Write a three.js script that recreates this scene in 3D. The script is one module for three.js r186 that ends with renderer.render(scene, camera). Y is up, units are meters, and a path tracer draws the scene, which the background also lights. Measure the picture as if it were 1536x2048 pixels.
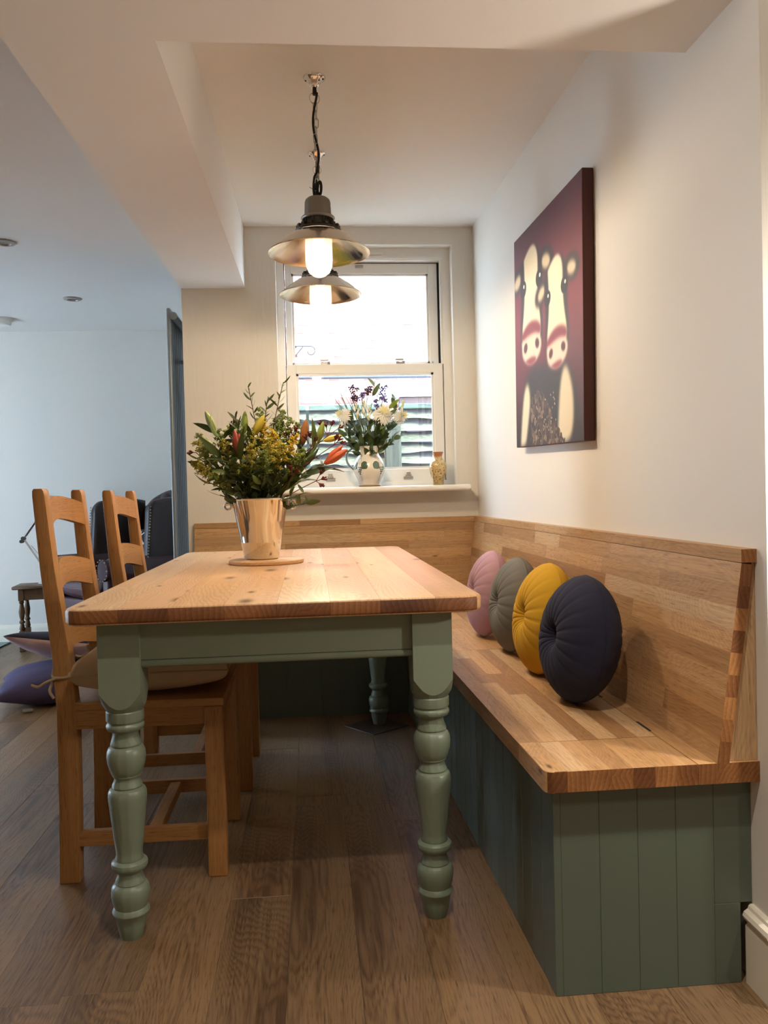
import * as THREE from 'three';
import { mergeGeometries, mergeVertices, toCreasedNormals } from 'three/addons/utils/BufferGeometryUtils.js';
import { RoundedBoxGeometry } from 'three/addons/geometries/RoundedBoxGeometry.js';
import { Brush, Evaluator, INTERSECTION } from 'three-bvh-csg';

// ------------------------------------------------------------------ camera, sky, lights, exposure
const scene = new THREE.Scene();
const R = new THREE.Vector3(0.995834, -0.025082, 0.087666), U = new THREE.Vector3(0.026896, 0.999447, -0.019578), F = new THREE.Vector3(0.087127, -0.021854, -0.995958);
const EYE = new THREE.Vector3(0, 1.0041, 0), FOC = 1657;
const camera = new THREE.PerspectiveCamera(2 * Math.atan(1024 / FOC) * 180 / Math.PI, 0.75, 0.05, 100);
camera.position.copy(EYE); camera.up.copy(U); camera.lookAt(EYE.clone().add(F)); scene.add(camera);
const renderer = new THREE.WebGLRenderer({ antialias: true });
renderer.toneMapping = THREE.LinearToneMapping; renderer.toneMappingExposure = 1.1;
renderer.shadowMap.enabled = true; renderer.outputColorSpace = THREE.SRGBColorSpace;
scene.background = new THREE.Color(0.70, 0.94, 1.24); scene.backgroundIntensity = 19;
const DOWNLIGHT = 6.5, BULB = 1.25, CORNER = 1.5;
const WARM = new THREE.Color(1, 0.90, 0.79), WARM2 = new THREE.Color(1, 0.90, 0.78);

// ------------------------------------------------------------------ helpers
let seedState = 7;
const rnd = () => { seedState = (seedState * 1664525 + 1013904223) >>> 0; return seedState / 4294967296; };
const rr = (a, b) => a + (b - a) * rnd();
const V = (x, y, z) => new THREE.Vector3(x, y, z);
const col = (r, g, b) => new THREE.Color().setRGB(r, g, b);
const hex = (h) => new THREE.Color(h);
function at(px, py, z) {                                   // the point at depth z seen at that place of the photograph
  const d = F.clone().addScaledVector(R, (px - 768) / FOC).addScaledVector(U, -(py - 1024) / FOC);
  return EYE.clone().addScaledVector(d, z / d.z);
}
const used = new Map();
function numbered(n) { const k = used.get(n) || 0; used.set(n, k + 1); return k ? n + '_' + String(k).padStart(3, '0') : n; }
function tag(o, label, category, group, kind) {
  if (label) o.userData.label = label; if (category) o.userData.category = category; if (group) o.userData.group = group; if (kind) o.userData.kind = kind; return o;
}
function thing(name, label, category, pos = [0, 0, 0], turn = 0, group) {
  const g = new THREE.Group(); g.name = numbered(name); g.position.set(...pos); g.rotation.y = turn; scene.add(g); return tag(g, label, category, group);
}
function structure(name) { const g = new THREE.Group(); g.name = name; g.userData.kind = 'structure'; scene.add(g); return g; }
function part(name, geo, mat, parent, pos, rot) {
  if (Array.isArray(geo)) geo = merge(geo);
  const m = new THREE.Mesh(geo, mat); m.name = name; m.castShadow = m.receiveShadow = true;
  if (pos) m.position.set(...pos); if (rot) m.rotation.set(...rot);
  parent.add(m); return m;
}
function solo(name, geo, mat, label, category, group) { const m = part(numbered(name), geo, mat, scene); return tag(m, label, category, group); }
function sgroup(name, parent) { const g = new THREE.Group(); g.name = name; parent.add(g); return g; }
function merge(list) {
  const a = list.map((g) => { const q = g.index ? g.toNonIndexed() : g.clone(); for (const k of Object.keys(q.attributes)) if (!['position', 'normal', 'uv'].includes(k)) q.deleteAttribute(k); q.clearGroups(); if (!q.attributes.uv) q.setAttribute('uv', new THREE.BufferAttribute(new Float32Array(q.attributes.position.count * 2), 2)); return q; });
  return mergeGeometries(a);
}
const T = (g, x = 0, y = 0, z = 0, rx = 0, ry = 0, rz = 0, s = 1) => { const m = new THREE.Matrix4().compose(V(x, y, z), new THREE.Quaternion().setFromEuler(new THREE.Euler(rx, ry, rz)), Array.isArray(s) ? V(...s) : V(s, s, s)); return g.clone().applyMatrix4(m); };
const box = (w, h, d, x = 0, y = 0, z = 0) => new THREE.BoxGeometry(w, h, d).translate(x, y, z);
const rbox = (w, h, d, r = 0.004, x = 0, y = 0, z = 0, seg = 2) => new RoundedBoxGeometry(w, h, d, seg, Math.min(r, w / 2.01, h / 2.01, d / 2.01)).translate(x, y, z);
const cyl = (r1, r2, h, n = 24, x = 0, y = 0, z = 0) => new THREE.CylinderGeometry(r1, r2, h, n).translate(x, y, z);
const lathe = (pts, n = 48) => new THREE.LatheGeometry(pts.map((p) => new THREE.Vector2(Math.max(p[0], 0.00001), p[1])), n);
function slathe(pts, n = 48, ca = 0.6) { return toCreasedNormals(lathe(pts, n), ca); }
function tube(pts, r, seg = 24, rad = 8, closed = false) { return new THREE.TubeGeometry(new THREE.CatmullRomCurve3(pts.map((p) => Array.isArray(p) ? V(...p) : p), closed, 'centripetal'), seg, r, rad, closed); }
function rod(a, b, r1, r2 = r1, n = 10) { const d = b.clone().sub(a), g = new THREE.CylinderGeometry(r2, r1, d.length(), n); g.applyQuaternion(new THREE.Quaternion().setFromUnitVectors(V(0, 1, 0), d.clone().normalize())); return g.translate((a.x + b.x) / 2, (a.y + b.y) / 2, (a.z + b.z) / 2); }
function extrude(shape, depth, bev = 0, seg = 2, curve = 12) { return new THREE.ExtrudeGeometry(shape, { depth: depth - 2 * bev, bevelEnabled: bev > 0, bevelSize: bev, bevelThickness: bev, bevelOffset: -bev, bevelSegments: seg, curveSegments: curve }).translate(0, 0, bev); }
const poly = (pts) => { const s = new THREE.Shape(); pts.forEach((p, i) => i ? s.lineTo(p[0], p[1]) : s.moveTo(p[0], p[1])); s.closePath(); return s; };
// box with chamfered edges, 44 triangles
function cbox(w, h, d, c = 0.002, x = 0, y = 0, z = 0) {
  const H = [w / 2, h / 2, d / 2], pos = [], tri = (a, b, e) => { const n = b.clone().sub(a).cross(e.clone().sub(a)), m = a.clone().add(b).add(e); n.dot(m) < 0 ? pos.push(...a, ...e, ...b) : pos.push(...a, ...b, ...e); };
  const P = (s, k) => { const p = [0, 1, 2].map((i) => s[i] * (H[i] - (i === k ? 0 : c))); return V(...p); };
  const S = [-1, 1];
  for (let k = 0; k < 3; k++) for (const s of S) {
    const i = (k + 1) % 3, j = (k + 2) % 3, q = (a, b) => { const v = []; v[k] = s; v[i] = a; v[j] = b; return P(v, k); };
    tri(q(-1, -1), q(1, -1), q(1, 1)); tri(q(-1, -1), q(1, 1), q(-1, 1));
  }
  for (let k = 0; k < 3; k++) for (const a of S) for (const b of S) {
    const i = (k + 1) % 3, j = (k + 2) % 3, q = (f, s) => { const v = []; v[k] = s; v[i] = a; v[j] = b; return P(v, f); };
    tri(q(i, -1), q(i, 1), q(j, 1)); tri(q(i, -1), q(j, 1), q(j, -1));
  }
  for (const a of S) for (const b of S) for (const e of S) tri(P([a, b, e], 0), P([a, b, e], 1), P([a, b, e], 2));
  const g = new THREE.BufferGeometry(); g.setAttribute('position', new THREE.Float32BufferAttribute(pos, 3)); g.computeVertexNormals(); return g.translate(x, y, z);
}
// wood uv in metres along a grain axis (0 x, 1 y, 2 z); end faces go to material group 1
function wood(geo, axis, tw, tl, ends = false, off) {
  const g = geo.index ? geo.toNonIndexed() : geo.clone(), p = g.attributes.position, n = p.count / 3, uv = new Float32Array(p.count * 2), isEnd = [];
  const [ou, ov] = off || [rnd() * 7, rnd() * 7], a = V(), b = V(), c = V();
  for (let t = 0; t < n; t++) {
    a.fromBufferAttribute(p, 3 * t); b.fromBufferAttribute(p, 3 * t + 1); c.fromBufferAttribute(p, 3 * t + 2);
    const N = b.clone().sub(a).cross(c.clone().sub(a)), q = [Math.abs(N.x), Math.abs(N.y), Math.abs(N.z)], dom = q.indexOf(Math.max(...q)), end = dom === axis;
    isEnd.push(end && ends);
    const i = end ? (axis + 1) % 3 : axis, j = end ? (axis + 2) % 3 : 3 - axis - dom;
    [a, b, c].forEach((v, k) => { const w = v.toArray(); uv[6 * t + 2 * k] = w[j] / tw + ou; uv[6 * t + 2 * k + 1] = w[i] / (end ? tw : tl) + ov; });
  }
  g.setAttribute('uv', new THREE.BufferAttribute(uv, 2));
  if (!ends) { g.clearGroups(); return g; }
  const order = [...Array(n).keys()].sort((x, y) => isEnd[x] - isEnd[y]), g2 = new THREE.BufferGeometry();
  for (const k of ['position', 'normal', 'uv']) { const A = g.attributes[k], s = A.itemSize, o = new Float32Array(A.count * s); order.forEach((t, m) => o.set(A.array.subarray(t * 3 * s, (t + 1) * 3 * s), m * 3 * s)); g2.setAttribute(k, new THREE.BufferAttribute(o, s)); }
  const side = isEnd.filter((e) => !e).length * 3; g2.addGroup(0, side, 0); g2.addGroup(side, n * 3 - side, 1); return g2;
}
// ------------------------------------------------------------------ noise and textures
const LAT = new Float32Array(65536); for (let i = 0; i < 65536; i++) LAT[i] = rnd();
const hash = (x, y, s) => LAT[((x * 374761393 + y * 668265263 + s * 2147483647) ^ (x * 1274126177 >>> 7) ^ (y * 97 + s * 131)) & 65535];
function vn(x, y, px, py, s) {                            // value noise, periods px, py
  const xi = Math.floor(x), yi = Math.floor(y), fx = x - xi, fy = y - yi, u = fx * fx * (3 - 2 * fx), v = fy * fy * (3 - 2 * fy);
  const a = ((xi % px) + px) % px, b = (a + 1) % px, c = ((yi % py) + py) % py, d = (c + 1) % py;
  const h0 = hash(a, c, s), h1 = hash(b, c, s), h2 = hash(a, d, s), h3 = hash(b, d, s);
  return h0 + (h1 - h0) * u + (h2 - h0) * v + (h0 - h1 - h2 + h3) * u * v;
}
function fbm(u, v, fu, fv, s, oct = 4) { let t = 0, a = 0.5, n = 0; for (let o = 0; o < oct; o++) { t += a * vn(u * fu, v * fv, fu, fv, s + o * 17); n += a; a *= 0.5; fu *= 2; fv *= 2; } return t / n; }
function tex(w, h, fn, srgb = true, wrap = THREE.RepeatWrapping) {
  const d = new Uint8Array(w * h * 4), o = [0, 0, 0];
  for (let y = 0; y < h; y++) for (let x = 0; x < w; x++) { fn((x + 0.5) / w, (y + 0.5) / h, o); const k = (y * w + x) * 4; for (let i = 0; i < 3; i++) d[k + i] = Math.max(0, Math.min(255, o[i] * 255)); d[k + 3] = 255; }
  const t = new THREE.DataTexture(d, w, h, THREE.RGBAFormat); t.wrapS = t.wrapT = wrap; t.magFilter = THREE.LinearFilter; t.minFilter = THREE.LinearMipmapLinearFilter; t.generateMipmaps = true;
  if (srgb) t.colorSpace = THREE.SRGBColorSpace; t.needsUpdate = true; return t;
}
const rgb = (h) => [(h >> 16 & 255) / 255, (h >> 8 & 255) / 255, (h & 255) / 255];
const mix3 = (o, a, b, t) => { t = Math.max(0, Math.min(1, t)); for (let i = 0; i < 3; i++) o[i] = a[i] + (b[i] - a[i]) * t; };
function woodTex(w, h, s, { light, mid, dark, rings = 14, ring = 0.5, fibre = 0.5, pores = 0, tone = 0.4, knots = 0, fu = 60, fv = 4, wob = 0.3 }) {
  const L = rgb(light), M = rgb(mid), D = rgb(dark), kn = [];
  for (let i = 0; i < knots; i++) kn.push([hash(i, 3, s), hash(i, 5, s), 0.012 + 0.022 * hash(i, 9, s)]);
  return tex(w, h, (u, v, o) => {
    let kd = 0, warp = 0;
    for (const [ku, kv, kr] of kn) { const du = Math.min(Math.abs(u - ku), 1 - Math.abs(u - ku)), dv = Math.min(Math.abs(v - kv), 1 - Math.abs(v - kv)) * 1.6, q = Math.hypot(du, dv * 0.8); kd = Math.max(kd, Math.exp(-q * q / (kr * kr))); warp += 0.22 * Math.exp(-q * q / (kr * kr * 9)); }
    const a = (vn(v * 3, 0.5, 3, 1, s) - 0.5) * wob * 2 + (fbm(u, v, 4, 3, s + 3, 3) - 0.5) * wob;
    const b = 0.25 + 1.5 * vn(v * 4, 1.5, 4, 2, s + 9);
    const dd = Math.hypot(Math.sin((u - 0.5) * Math.PI) * 3 + a * 2.5, b) + warp * 2;
    const f1 = fbm(u, v, fu, fv, s + 21, 3), r = dd * rings + f1 * 0.9, fr = r - Math.floor(r);
    const ringV = fr < 0.72 ? Math.pow(fr / 0.72, 2.2) : 1 - (fr - 0.72) / 0.28;
    const t = tone * (fbm(u, v, 5, 2, s + 33, 3) - 0.5) * 2;
    mix3(o, L, M, 0.35 + t + ring * (ringV - 0.4) + fibre * (f1 - 0.5));
    if (pores) { const p = fbm(u, v, fu * 3, fv * 5, s + 50, 2); if (p > 0.62) mix3(o, o.slice(), D, pores * (p - 0.62) * 6); }
    if (kd > 0.02) mix3(o, o.slice(), D, kd * 1.1);
  }, true, THREE.RepeatWrapping);
}
const std = (o) => new THREE.MeshStandardMaterial(o), phys = (o) => new THREE.MeshPhysicalMaterial(o);
const weave = tex(256, 256, (u, v, o) => { const a = Math.sin(u * 2 * Math.PI * 48) * Math.sin(v * 2 * Math.PI * 48), n = fbm(u, v, 60, 60, 5, 2); o[0] = o[1] = o[2] = 0.5 + 0.25 * a + 0.35 * (n - 0.5); }, false);
const mottle = tex(256, 256, (u, v, o) => { const n = fbm(u, v, 6, 6, 11, 5); o[0] = o[1] = o[2] = n; }, false);
const wallBump = tex(512, 512, (u, v, o) => { const n = fbm(u, v, 40, 40, 31, 3); o[0] = o[1] = o[2] = n; }, false);
const floorTexA = woodTex(512, 2048, 101, { light: 0x9c8262, mid: 0x66503c, dark: 0x382a1e, rings: 10, ring: 0.5, fibre: 0.9, pores: 0.3, tone: 0.9, fu: 128, fv: 9, wob: 0.55 });
const pineTex = woodTex(1024, 1024, 202, { light: 0xe6c7a2, mid: 0xc09b70, dark: 0x70502f, rings: 8, ring: 0.42, fibre: 0.35, tone: 0.45, knots: 7, fu: 60, fv: 3, wob: 0.5 });
const oakTex = woodTex(1024, 1024, 303, { light: 0xcfad84, mid: 0xa6835c, dark: 0x614831, rings: 8, ring: 0.34, fibre: 0.65, pores: 0.3, tone: 0.3, knots: 1, fu: 90, fv: 6, wob: 0.6 });
const chairTex = woodTex(512, 1024, 404, { light: 0xc99a5f, mid: 0xa87640, dark: 0x54351c, rings: 4, ring: 0.16, fibre: 0.5, pores: 0.25, tone: 0.4, fu: 80, fv: 6, wob: 0.4 });
const endTex = tex(512, 512, (u, v, o) => { const n = fbm(u, v, 5, 5, 77, 4), d = Math.hypot(u - 0.5 + (n - 0.5) * 0.2, v + 0.35) * 34, fr = d - Math.floor(d), f = fbm(u, v, 90, 90, 88, 2); mix3(o, rgb(0xb5834f), rgb(0x70441f), 0.15 + 0.45 * fr + 0.9 * (fbm(u, v, 4, 4, 13, 2) - 0.42) + 0.3 * (f - 0.5)); });
const M = {};
M.wall = std({ color: hex(0xe2ddd3), roughness: 0.92, bumpMap: wallBump, bumpScale: 0.0006 });
M.ceil = std({ color: hex(0xe8e4de), roughness: 0.95 });
M.white = std({ color: hex(0xeceae4), roughness: 0.45 });
M.whiteGloss = phys({ color: hex(0xf0eee8), roughness: 0.3, clearcoat: 0.3, clearcoatRoughness: 0.2 });
M.skirt = std({ color: hex(0xeee6d4), roughness: 0.4 });
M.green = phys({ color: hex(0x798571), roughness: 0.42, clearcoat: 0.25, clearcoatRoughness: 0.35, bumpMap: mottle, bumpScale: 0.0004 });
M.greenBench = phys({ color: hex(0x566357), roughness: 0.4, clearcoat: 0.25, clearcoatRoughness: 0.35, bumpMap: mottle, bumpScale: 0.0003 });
M.chrome = std({ color: hex(0xe6e4e0), metalness: 1, roughness: 0.08 });
M.polish = std({ color: hex(0xd9d4cc), metalness: 1, roughness: 0.42, roughnessMap: mottle });
M.dullMetal = std({ color: hex(0xa8a29a), metalness: 0.85, roughness: 0.45 });
M.blackMetal = std({ color: hex(0x4a4640), metalness: 0.7, roughness: 0.45 });
M.cable = std({ color: hex(0x161413), roughness: 0.7 });
M.glassPane = phys({ color: 0xffffff, transmission: 1, thickness: 0, roughness: 0, ior: 1.5 });
M.seal = std({ color: hex(0x1d1d1f), roughness: 0.7 });
const tints = (map, list, extra = {}) => list.map((c) => std({ map, color: hex(c), roughness: 0.5, ...extra }));
const FLOORM = tints(floorTexA, [0xe6dccf, 0xdcd2c8, 0xcfc6be, 0xe2d6c8, 0xc8bfb6, 0xd6cabd], { roughness: 0.42 });
const PINEM = tints(pineTex, [0xffffff, 0xf4e6d8, 0xfff2e2, 0xeedcc8], { roughness: 0.42 });
const OAKM = tints(oakTex, [0xffffff, 0xf2e8dc, 0xdfd0bf, 0xfff4e4, 0xd0bda8, 0xeadcc8], { roughness: 0.45 });
const ENDM = tints(endTex, [0xf4ece4, 0xdccfc2, 0xc4b3a2, 0xe8dccf], { roughness: 0.6 });
const TEND = tints(endTex, [0xcdb8a4, 0xbaa48f, 0xa68f7a], { roughness: 0.6 });
const CHAIRM = std({ map: chairTex, color: hex(0xece4de), roughness: 0.45 });
const pick = (a) => a[Math.floor(rnd() * a.length)];

// ------------------------------------------------------------------ the room
const XR = 0.8654, ZB = -4.2524, XW = -0.6214, XS = -0.3035, ZS = -1.8185, ZE = -1.513, ZF = -6.145, XL = -3.9, ZK = 2.6, XK = 2.7, ZSF = -1.34;
const HC = (z) => 2.3694 - 0.0344 * (z - ZB), HS = (z) => 2.0598 - 0.0329 * (z - ZB), HLIV = 2.228, HK = 2.42;
{ // floor: single planks with bevelled edges on a dark base
  const fl = structure('floor');
  part('subfloor', box(XK - XL + 0.4, 0.1, ZK - ZF + 0.4, (XK + XL) / 2, -0.062, (ZK + ZF) / 2), std({ color: hex(0x2c2118), roughness: 0.9 }), fl);
  const W = 0.152, Lp = 1.22, geos = [];
  for (let i = 0; i < 9; i++) geos.push(wood(cbox(W - 0.0003, 0.012, Lp - 0.0003, 0.0006), 2, 0.5, 1.8, false, [i * 0.37 + 0.11, i * 0.53]));
  let n = 0;
  const rest = [];
  for (let x = -3.8; x < 2.7; x += W) {
    const off = rnd() * Lp;
    for (let z = ZF - off + Lp / 2; z < ZK + Lp / 2; z += Lp) {
      const zz = Math.max(z, ZF + 0.0);
      const seen = z < 0.1 && x > -2.6 - Math.max(0, (z + 3) * -0.1) && x < 1.4;
      const g = geos[Math.floor(rnd() * 9)];
      if (seen) part('plank', g, pick(FLOORM), fl, [x, -0.006, z]);
      else rest.push(g.clone().translate(x, -0.006, z));
      n++;
    }
  }
  const m = part('plank_area', rest, FLOORM[1], fl); m.userData.kind = 'stuff';
}
const quadPrism = (pts, y0f, y1f) => { // plan polygon with sloping bottom and top heights
  const s = poly(pts.map(([x, z]) => [x, -z])), g = new THREE.ExtrudeGeometry(s, { depth: 1, bevelEnabled: false }).rotateX(-Math.PI / 2), p = g.attributes.position;
  for (let i = 0; i < p.count; i++) p.setY(i, p.getY(i) < 0.5 ? y0f(p.getZ(i)) : y1f(p.getZ(i)));
  g.computeVertexNormals(); return g;
};
{
  const top = 2.9;
  const c = structure('ceiling'); part('recess_ceiling', quadPrism([[XS - 0.02, ZB - 0.3], [XR + 0.2, ZB - 0.3], [XR + 0.2, ZS + 0.05], [XS - 0.02, ZS + 0.05]], HC, () => top), M.ceil, c);
  part('living_ceiling', quadPrism([[XL - 0.2, ZF - 0.2], [XW + 0.03, ZF - 0.2], [XW + 0.03, ZK + 0.2], [XL - 0.2, ZK + 0.2]], () => HLIV, () => top), M.ceil, c);
  part('kitchen_ceiling', box(XK - XW + 0.2, top - HK, ZK - ZSF + 0.2, (XK + XW) / 2 + 0.1, (top + HK) / 2, (ZK + ZSF) / 2 + 0.1), M.ceil, c);
  const s = structure('trim_1');
  part('beam_side', quadPrism([[XW, ZB], [XS, ZB], [XS, ZS], [XW, ZS]], HS, () => top - 0.05), M.ceil, s);
  part('beam_front', quadPrism([[XW, ZS], [XR + 0.001, ZS], [XR + 0.001, ZE], [XK, ZE], [XK, ZSF], [XW, ZSF]], HS, () => top - 0.05), M.ceil, s);
}
{ // back wall round the window opening, and the wall that returns behind it
  const w = structure('wall_back'), T0 = 0.3, y1 = 2.9, wx0 = -0.150, wx1 = 0.7545, wy0 = 1.022, wy1 = 2.281;
  const g = [box(wx0 - XW, y1, T0, (wx0 + XW) / 2, y1 / 2, ZB - T0 / 2), box(XR + 0.2 - wx1, y1, T0, (XR + 0.2 + wx1) / 2, y1 / 2, ZB - T0 / 2),
    box(wx1 - wx0, wy0, T0, (wx0 + wx1) / 2, wy0 / 2, ZB - T0 / 2), box(wx1 - wx0, y1 - wy1, T0, (wx0 + wx1) / 2, (y1 + wy1) / 2, ZB - T0 / 2)];
  part('wall_panel', g, M.wall, w);
  const w2 = structure('wall_side'); part('wall_panel', box(0.3, y1, -(ZF - ZB) - 0.3 + 0.2, XW + 0.15, y1 / 2, (ZB - 0.3 + ZF - 0.2) / 2), M.wall, w2);
  const w3 = structure('wall_right'); part('wall_panel', box(0.2, y1, ZE - ZB + 0.3, XR + 0.1, y1 / 2, (ZE + ZB - 0.3) / 2), M.wall, w3);
  const w4 = structure('wall_kitchen'); part('wall_panel', [box(XK - XR - 0.2 + 0.2, y1, 0.2, (XR + 0.2 + XK + 0.2) / 2, y1 / 2, ZE - 0.1), box(0.2, y1, ZK - ZE + 0.2, XK + 0.1, y1 / 2, (ZK + ZE) / 2 + 0.1), box(XK - XL + 0.4, y1, 0.2, (XK + XL) / 2, y1 / 2, ZK + 0.1)], M.wall, w4);
  const w5 = structure('wall_far'); part('wall_panel', box(XW - XL + 0.2, y1, 0.2, (XW + XL) / 2, y1 / 2, ZF - 0.1), M.wall, w5);
  const w6 = structure('wall_left'), z0 = -5.2, z1 = -4.2, h = 2.0;
  part('wall_panel', [box(0.2, y1, z0 - ZF, XL - 0.1, y1 / 2, (z0 + ZF) / 2), box(0.2, y1, ZK - z1 + 0.2, XL - 0.1, y1 / 2, (ZK + z1) / 2 + 0.1), box(0.2, y1 - h, z1 - z0, XL - 0.1, (y1 + h) / 2, (z0 + z1) / 2)], M.wall, w6);
  const d = structure('door_1');
  for (let k = 0; k < 2; k++) { const a = z0 + (z1 - z0) * k / 2, b = z0 + (z1 - z0) * (k + 1) / 2, fr = [box(0.06, h, 0.06, XL - 0.1, h / 2, a + 0.03), box(0.06, h, 0.06, XL - 0.1, h / 2, b - 0.03), box(0.06, 0.06, b - a, XL - 0.1, h - 0.03, (a + b) / 2), box(0.06, 0.06, b - a, XL - 0.1, 0.03, (a + b) / 2)]; part('door_frame', fr, M.white, d); part('pane', box(0.004, h - 0.12, b - a - 0.12, XL - 0.1, h / 2, (a + b) / 2), M.glassPane, d); }
}
{ // skirting boards
  const neg = poly([[0, 0], [0.017, 0], [0.017, 0.118], [0.012, 0.122], [0.012, 0.126], [0.02, 0.131], [0.023, 0.138], [0.02, 0.146], [0.012, 0.151], [0.010, 0.157], [0.006, 0.160], [0, 0.160]].map(([x, y]) => [-x, y]));
  const b = structure('baseboard_right'); part('skirting', new THREE.ExtrudeGeometry(neg, { depth: ZE + 1.583 + 0.02, bevelEnabled: false }).translate(XR, 0, -1.583), M.skirt, b);
  const small = poly([[0, 0], [0.015, 0], [0.015, 0.105], [0.011, 0.12], [0.006, 0.132], [0, 0.134]]);
  const b2 = structure('baseboard_far'); part('skirting', new THREE.ExtrudeGeometry(small, { depth: XW - XL, bevelEnabled: false }).rotateY(-Math.PI / 2).translate(XW, 0, ZF), M.skirt, b2);
}
// ------------------------------------------------------------------ sash window
{
  const w = structure('window_1'), zf = -4.335;            // inner face of the box frame
  const x0 = -0.150, x1 = 0.7545, y0 = 1.04, y1 = 2.281, fx0 = -0.112, fx1 = 0.7, fy1 = 2.222;
  part('window_frame', [box(fx0 - x0, fy1 - y0 - 0.03, 0.15, (fx0 + x0) / 2, (y0 + 0.03 + fy1) / 2, zf - 0.06), box(x1 - fx1 - 0.012, fy1 - y0 - 0.03, 0.15, (x1 + fx1 + 0.012) / 2, (y0 + 0.03 + fy1) / 2, zf - 0.06), box(x1 - x0, y1 - fy1, 0.15, (x0 + x1) / 2, (y1 + fy1) / 2, zf - 0.06), box(x1 - x0, 0.036, 0.15, (x0 + x1) / 2, y0 + 0.012, zf - 0.06),
    box(0.012, 0.6, 0.012, fx1 + 0.006, 1.98, zf + 0.006), box(fx1 - fx0 + 0.03, 0.014, 0.01, (fx0 + fx1) / 2, fy1 + 0.012, zf + 0.018)], M.white, w);
  const sash = (name, xa, xb, ya, yb, gl, gr, gb, gt, z, th) => {
    const s = sgroup(name, w);
    part('stile', cbox(gl - xa, yb - ya, th, 0.002, (gl + xa) / 2, (ya + yb) / 2, z), M.white, s); part('stile', cbox(xb - gr, yb - ya, th, 0.002, (gr + xb) / 2, (ya + yb) / 2, z), M.white, s);
    part('rail', cbox(gr - gl, gb - ya, th, 0.002, (gl + gr) / 2, (gb + ya) / 2, z), M.white, s); part('rail', cbox(gr - gl, yb - gt, th, 0.002, (gl + gr) / 2, (gt + yb) / 2, z), M.white, s);
    const bd = 0.011; part('glazing_bead', [box(gr - gl, bd, 0.01, (gl + gr) / 2, gb + bd / 2, z), box(gr - gl, bd, 0.01, (gl + gr) / 2, gt - bd / 2, z), box(bd, gt - gb, 0.01, gl + bd / 2, (gb + gt) / 2, z), box(bd, gt - gb, 0.01, gr - bd / 2, (gb + gt) / 2, z)].map((g) => g.translate(0, 0, 0.004)), M.white, s);
    part('glass', box(gr - gl, gt - gb, 0.004, (gl + gr) / 2, (gb + gt) / 2, z - 0.004), M.glassPane, s); return s;
  };
  sash('upper_sash', -0.107, 0.694, 1.655, 2.217, -0.074, 0.648, 1.69, 2.165, zf - 0.055, 0.036);
  const lo = sash('lower_sash', -0.108, 0.708, 1.06, 1.684, -0.060, 0.658, 1.134, 1.637, zf - 0.012, 0.036);
  part('seal_strip', [box(0.005, 0.56, 0.006, -0.1105, 1.955, zf - 0.05), box(0.02, 0.56, 0.006, 0.7035, 1.955, zf - 0.05), box(0.81, 0.005, 0.006, 0.293, 2.2195, zf - 0.05), box(0.005, 0.62, 0.006, 0.7115, 1.37, zf - 0.012), box(0.004, 0.62, 0.006, -0.111, 1.37, zf - 0.012)], M.seal, w);
  // fittings
  for (const x of [0.092, 0.485]) { const f = sgroup('sash_fastener', w); part('fastener_base', [rbox(0.045, 0.012, 0.02, 0.003, x, 1.69, zf - 0.012), cyl(0.012, 0.014, 0.014, 16, x + 0.018, 1.692, zf - 0.012), cyl(0.011, 0.012, 0.014, 16, x - 0.014, 1.692, zf - 0.02)], M.chrome, f); part('fastener_lever', rbox(0.044, 0.009, 0.012, 0.003, x - 0.004, 1.708, zf - 0.008), M.dullMetal, f); }
  for (const x of [0.104, 0.512]) part('sash_lift', [rbox(0.05, 0.016, 0.006, 0.002, x, 1.086, zf + 0.009), rbox(0.03, 0.012, 0.014, 0.003, x, 1.098, zf + 0.013), rbox(0.022, 0.02, 0.008, 0.003, x, 1.108, zf + 0.018)], M.dullMetal, w);
  for (const x of [-0.07, 0.657]) part('stop_screw', cyl(0.006, 0.006, 0.012, 12, x, 1.69, zf - 0.01), M.dullMetal, w);
  part('tilt_latch', rbox(0.042, 0.016, 0.01, 0.003, 0.283, 2.2, zf - 0.034), M.dullMetal, w);
  part('trickle_vent', rbox(0.2, 0.014, 0.008, 0.003, 0.3, 2.252, zf + 0.017), M.white, w);
  // sill board with a round nose
  const sh = new THREE.Shape(); sh.moveTo(-4.36, 1.012); sh.lineTo(-4.135, 1.012); sh.absarc(-4.135, 1.0275, 0.0155, -Math.PI / 2, Math.PI / 2, false); sh.lineTo(-4.36, 1.043);
  const g1 = new THREE.ExtrudeGeometry(sh, { depth: x1 - x0 - 0.001, bevelEnabled: false, curveSegments: 10 }).rotateY(-Math.PI / 2).translate(x1, 0, 0);
  const sg = new THREE.Shape(); sg.moveTo(-0.28, 0.05); sg.lineTo(-0.28, -0.06);
  const horn = rbox(1.045, 0.031, 0.125, 0.014, 0.286, 1.0275, -4.182, 4);
  const g1b = (() => { const g = new THREE.ExtrudeGeometry(sh, { depth: x1 - x0, bevelEnabled: false, curveSegments: 10 }); const p = g.attributes.position; for (let i = 0; i < p.count; i++) { const a = p.getX(i), y = p.getY(i), t = p.getZ(i); p.setXYZ(i, x0 + t, y, a); } const ix = g.index ? g.toNonIndexed() : g; const q = ix.attributes.position; for (let t = 0; t < q.count; t += 3) { const A = [q.getX(t + 1), q.getY(t + 1), q.getZ(t + 1)]; q.setXYZ(t + 1, q.getX(t + 2), q.getY(t + 2), q.getZ(t + 2)); q.setXYZ(t + 2, ...A); } ix.computeVertexNormals(); return toCreasedNormals(ix, 0.7); })();
  part('window_sill', [g1b, horn], M.whiteGloss, w);
}
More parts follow.
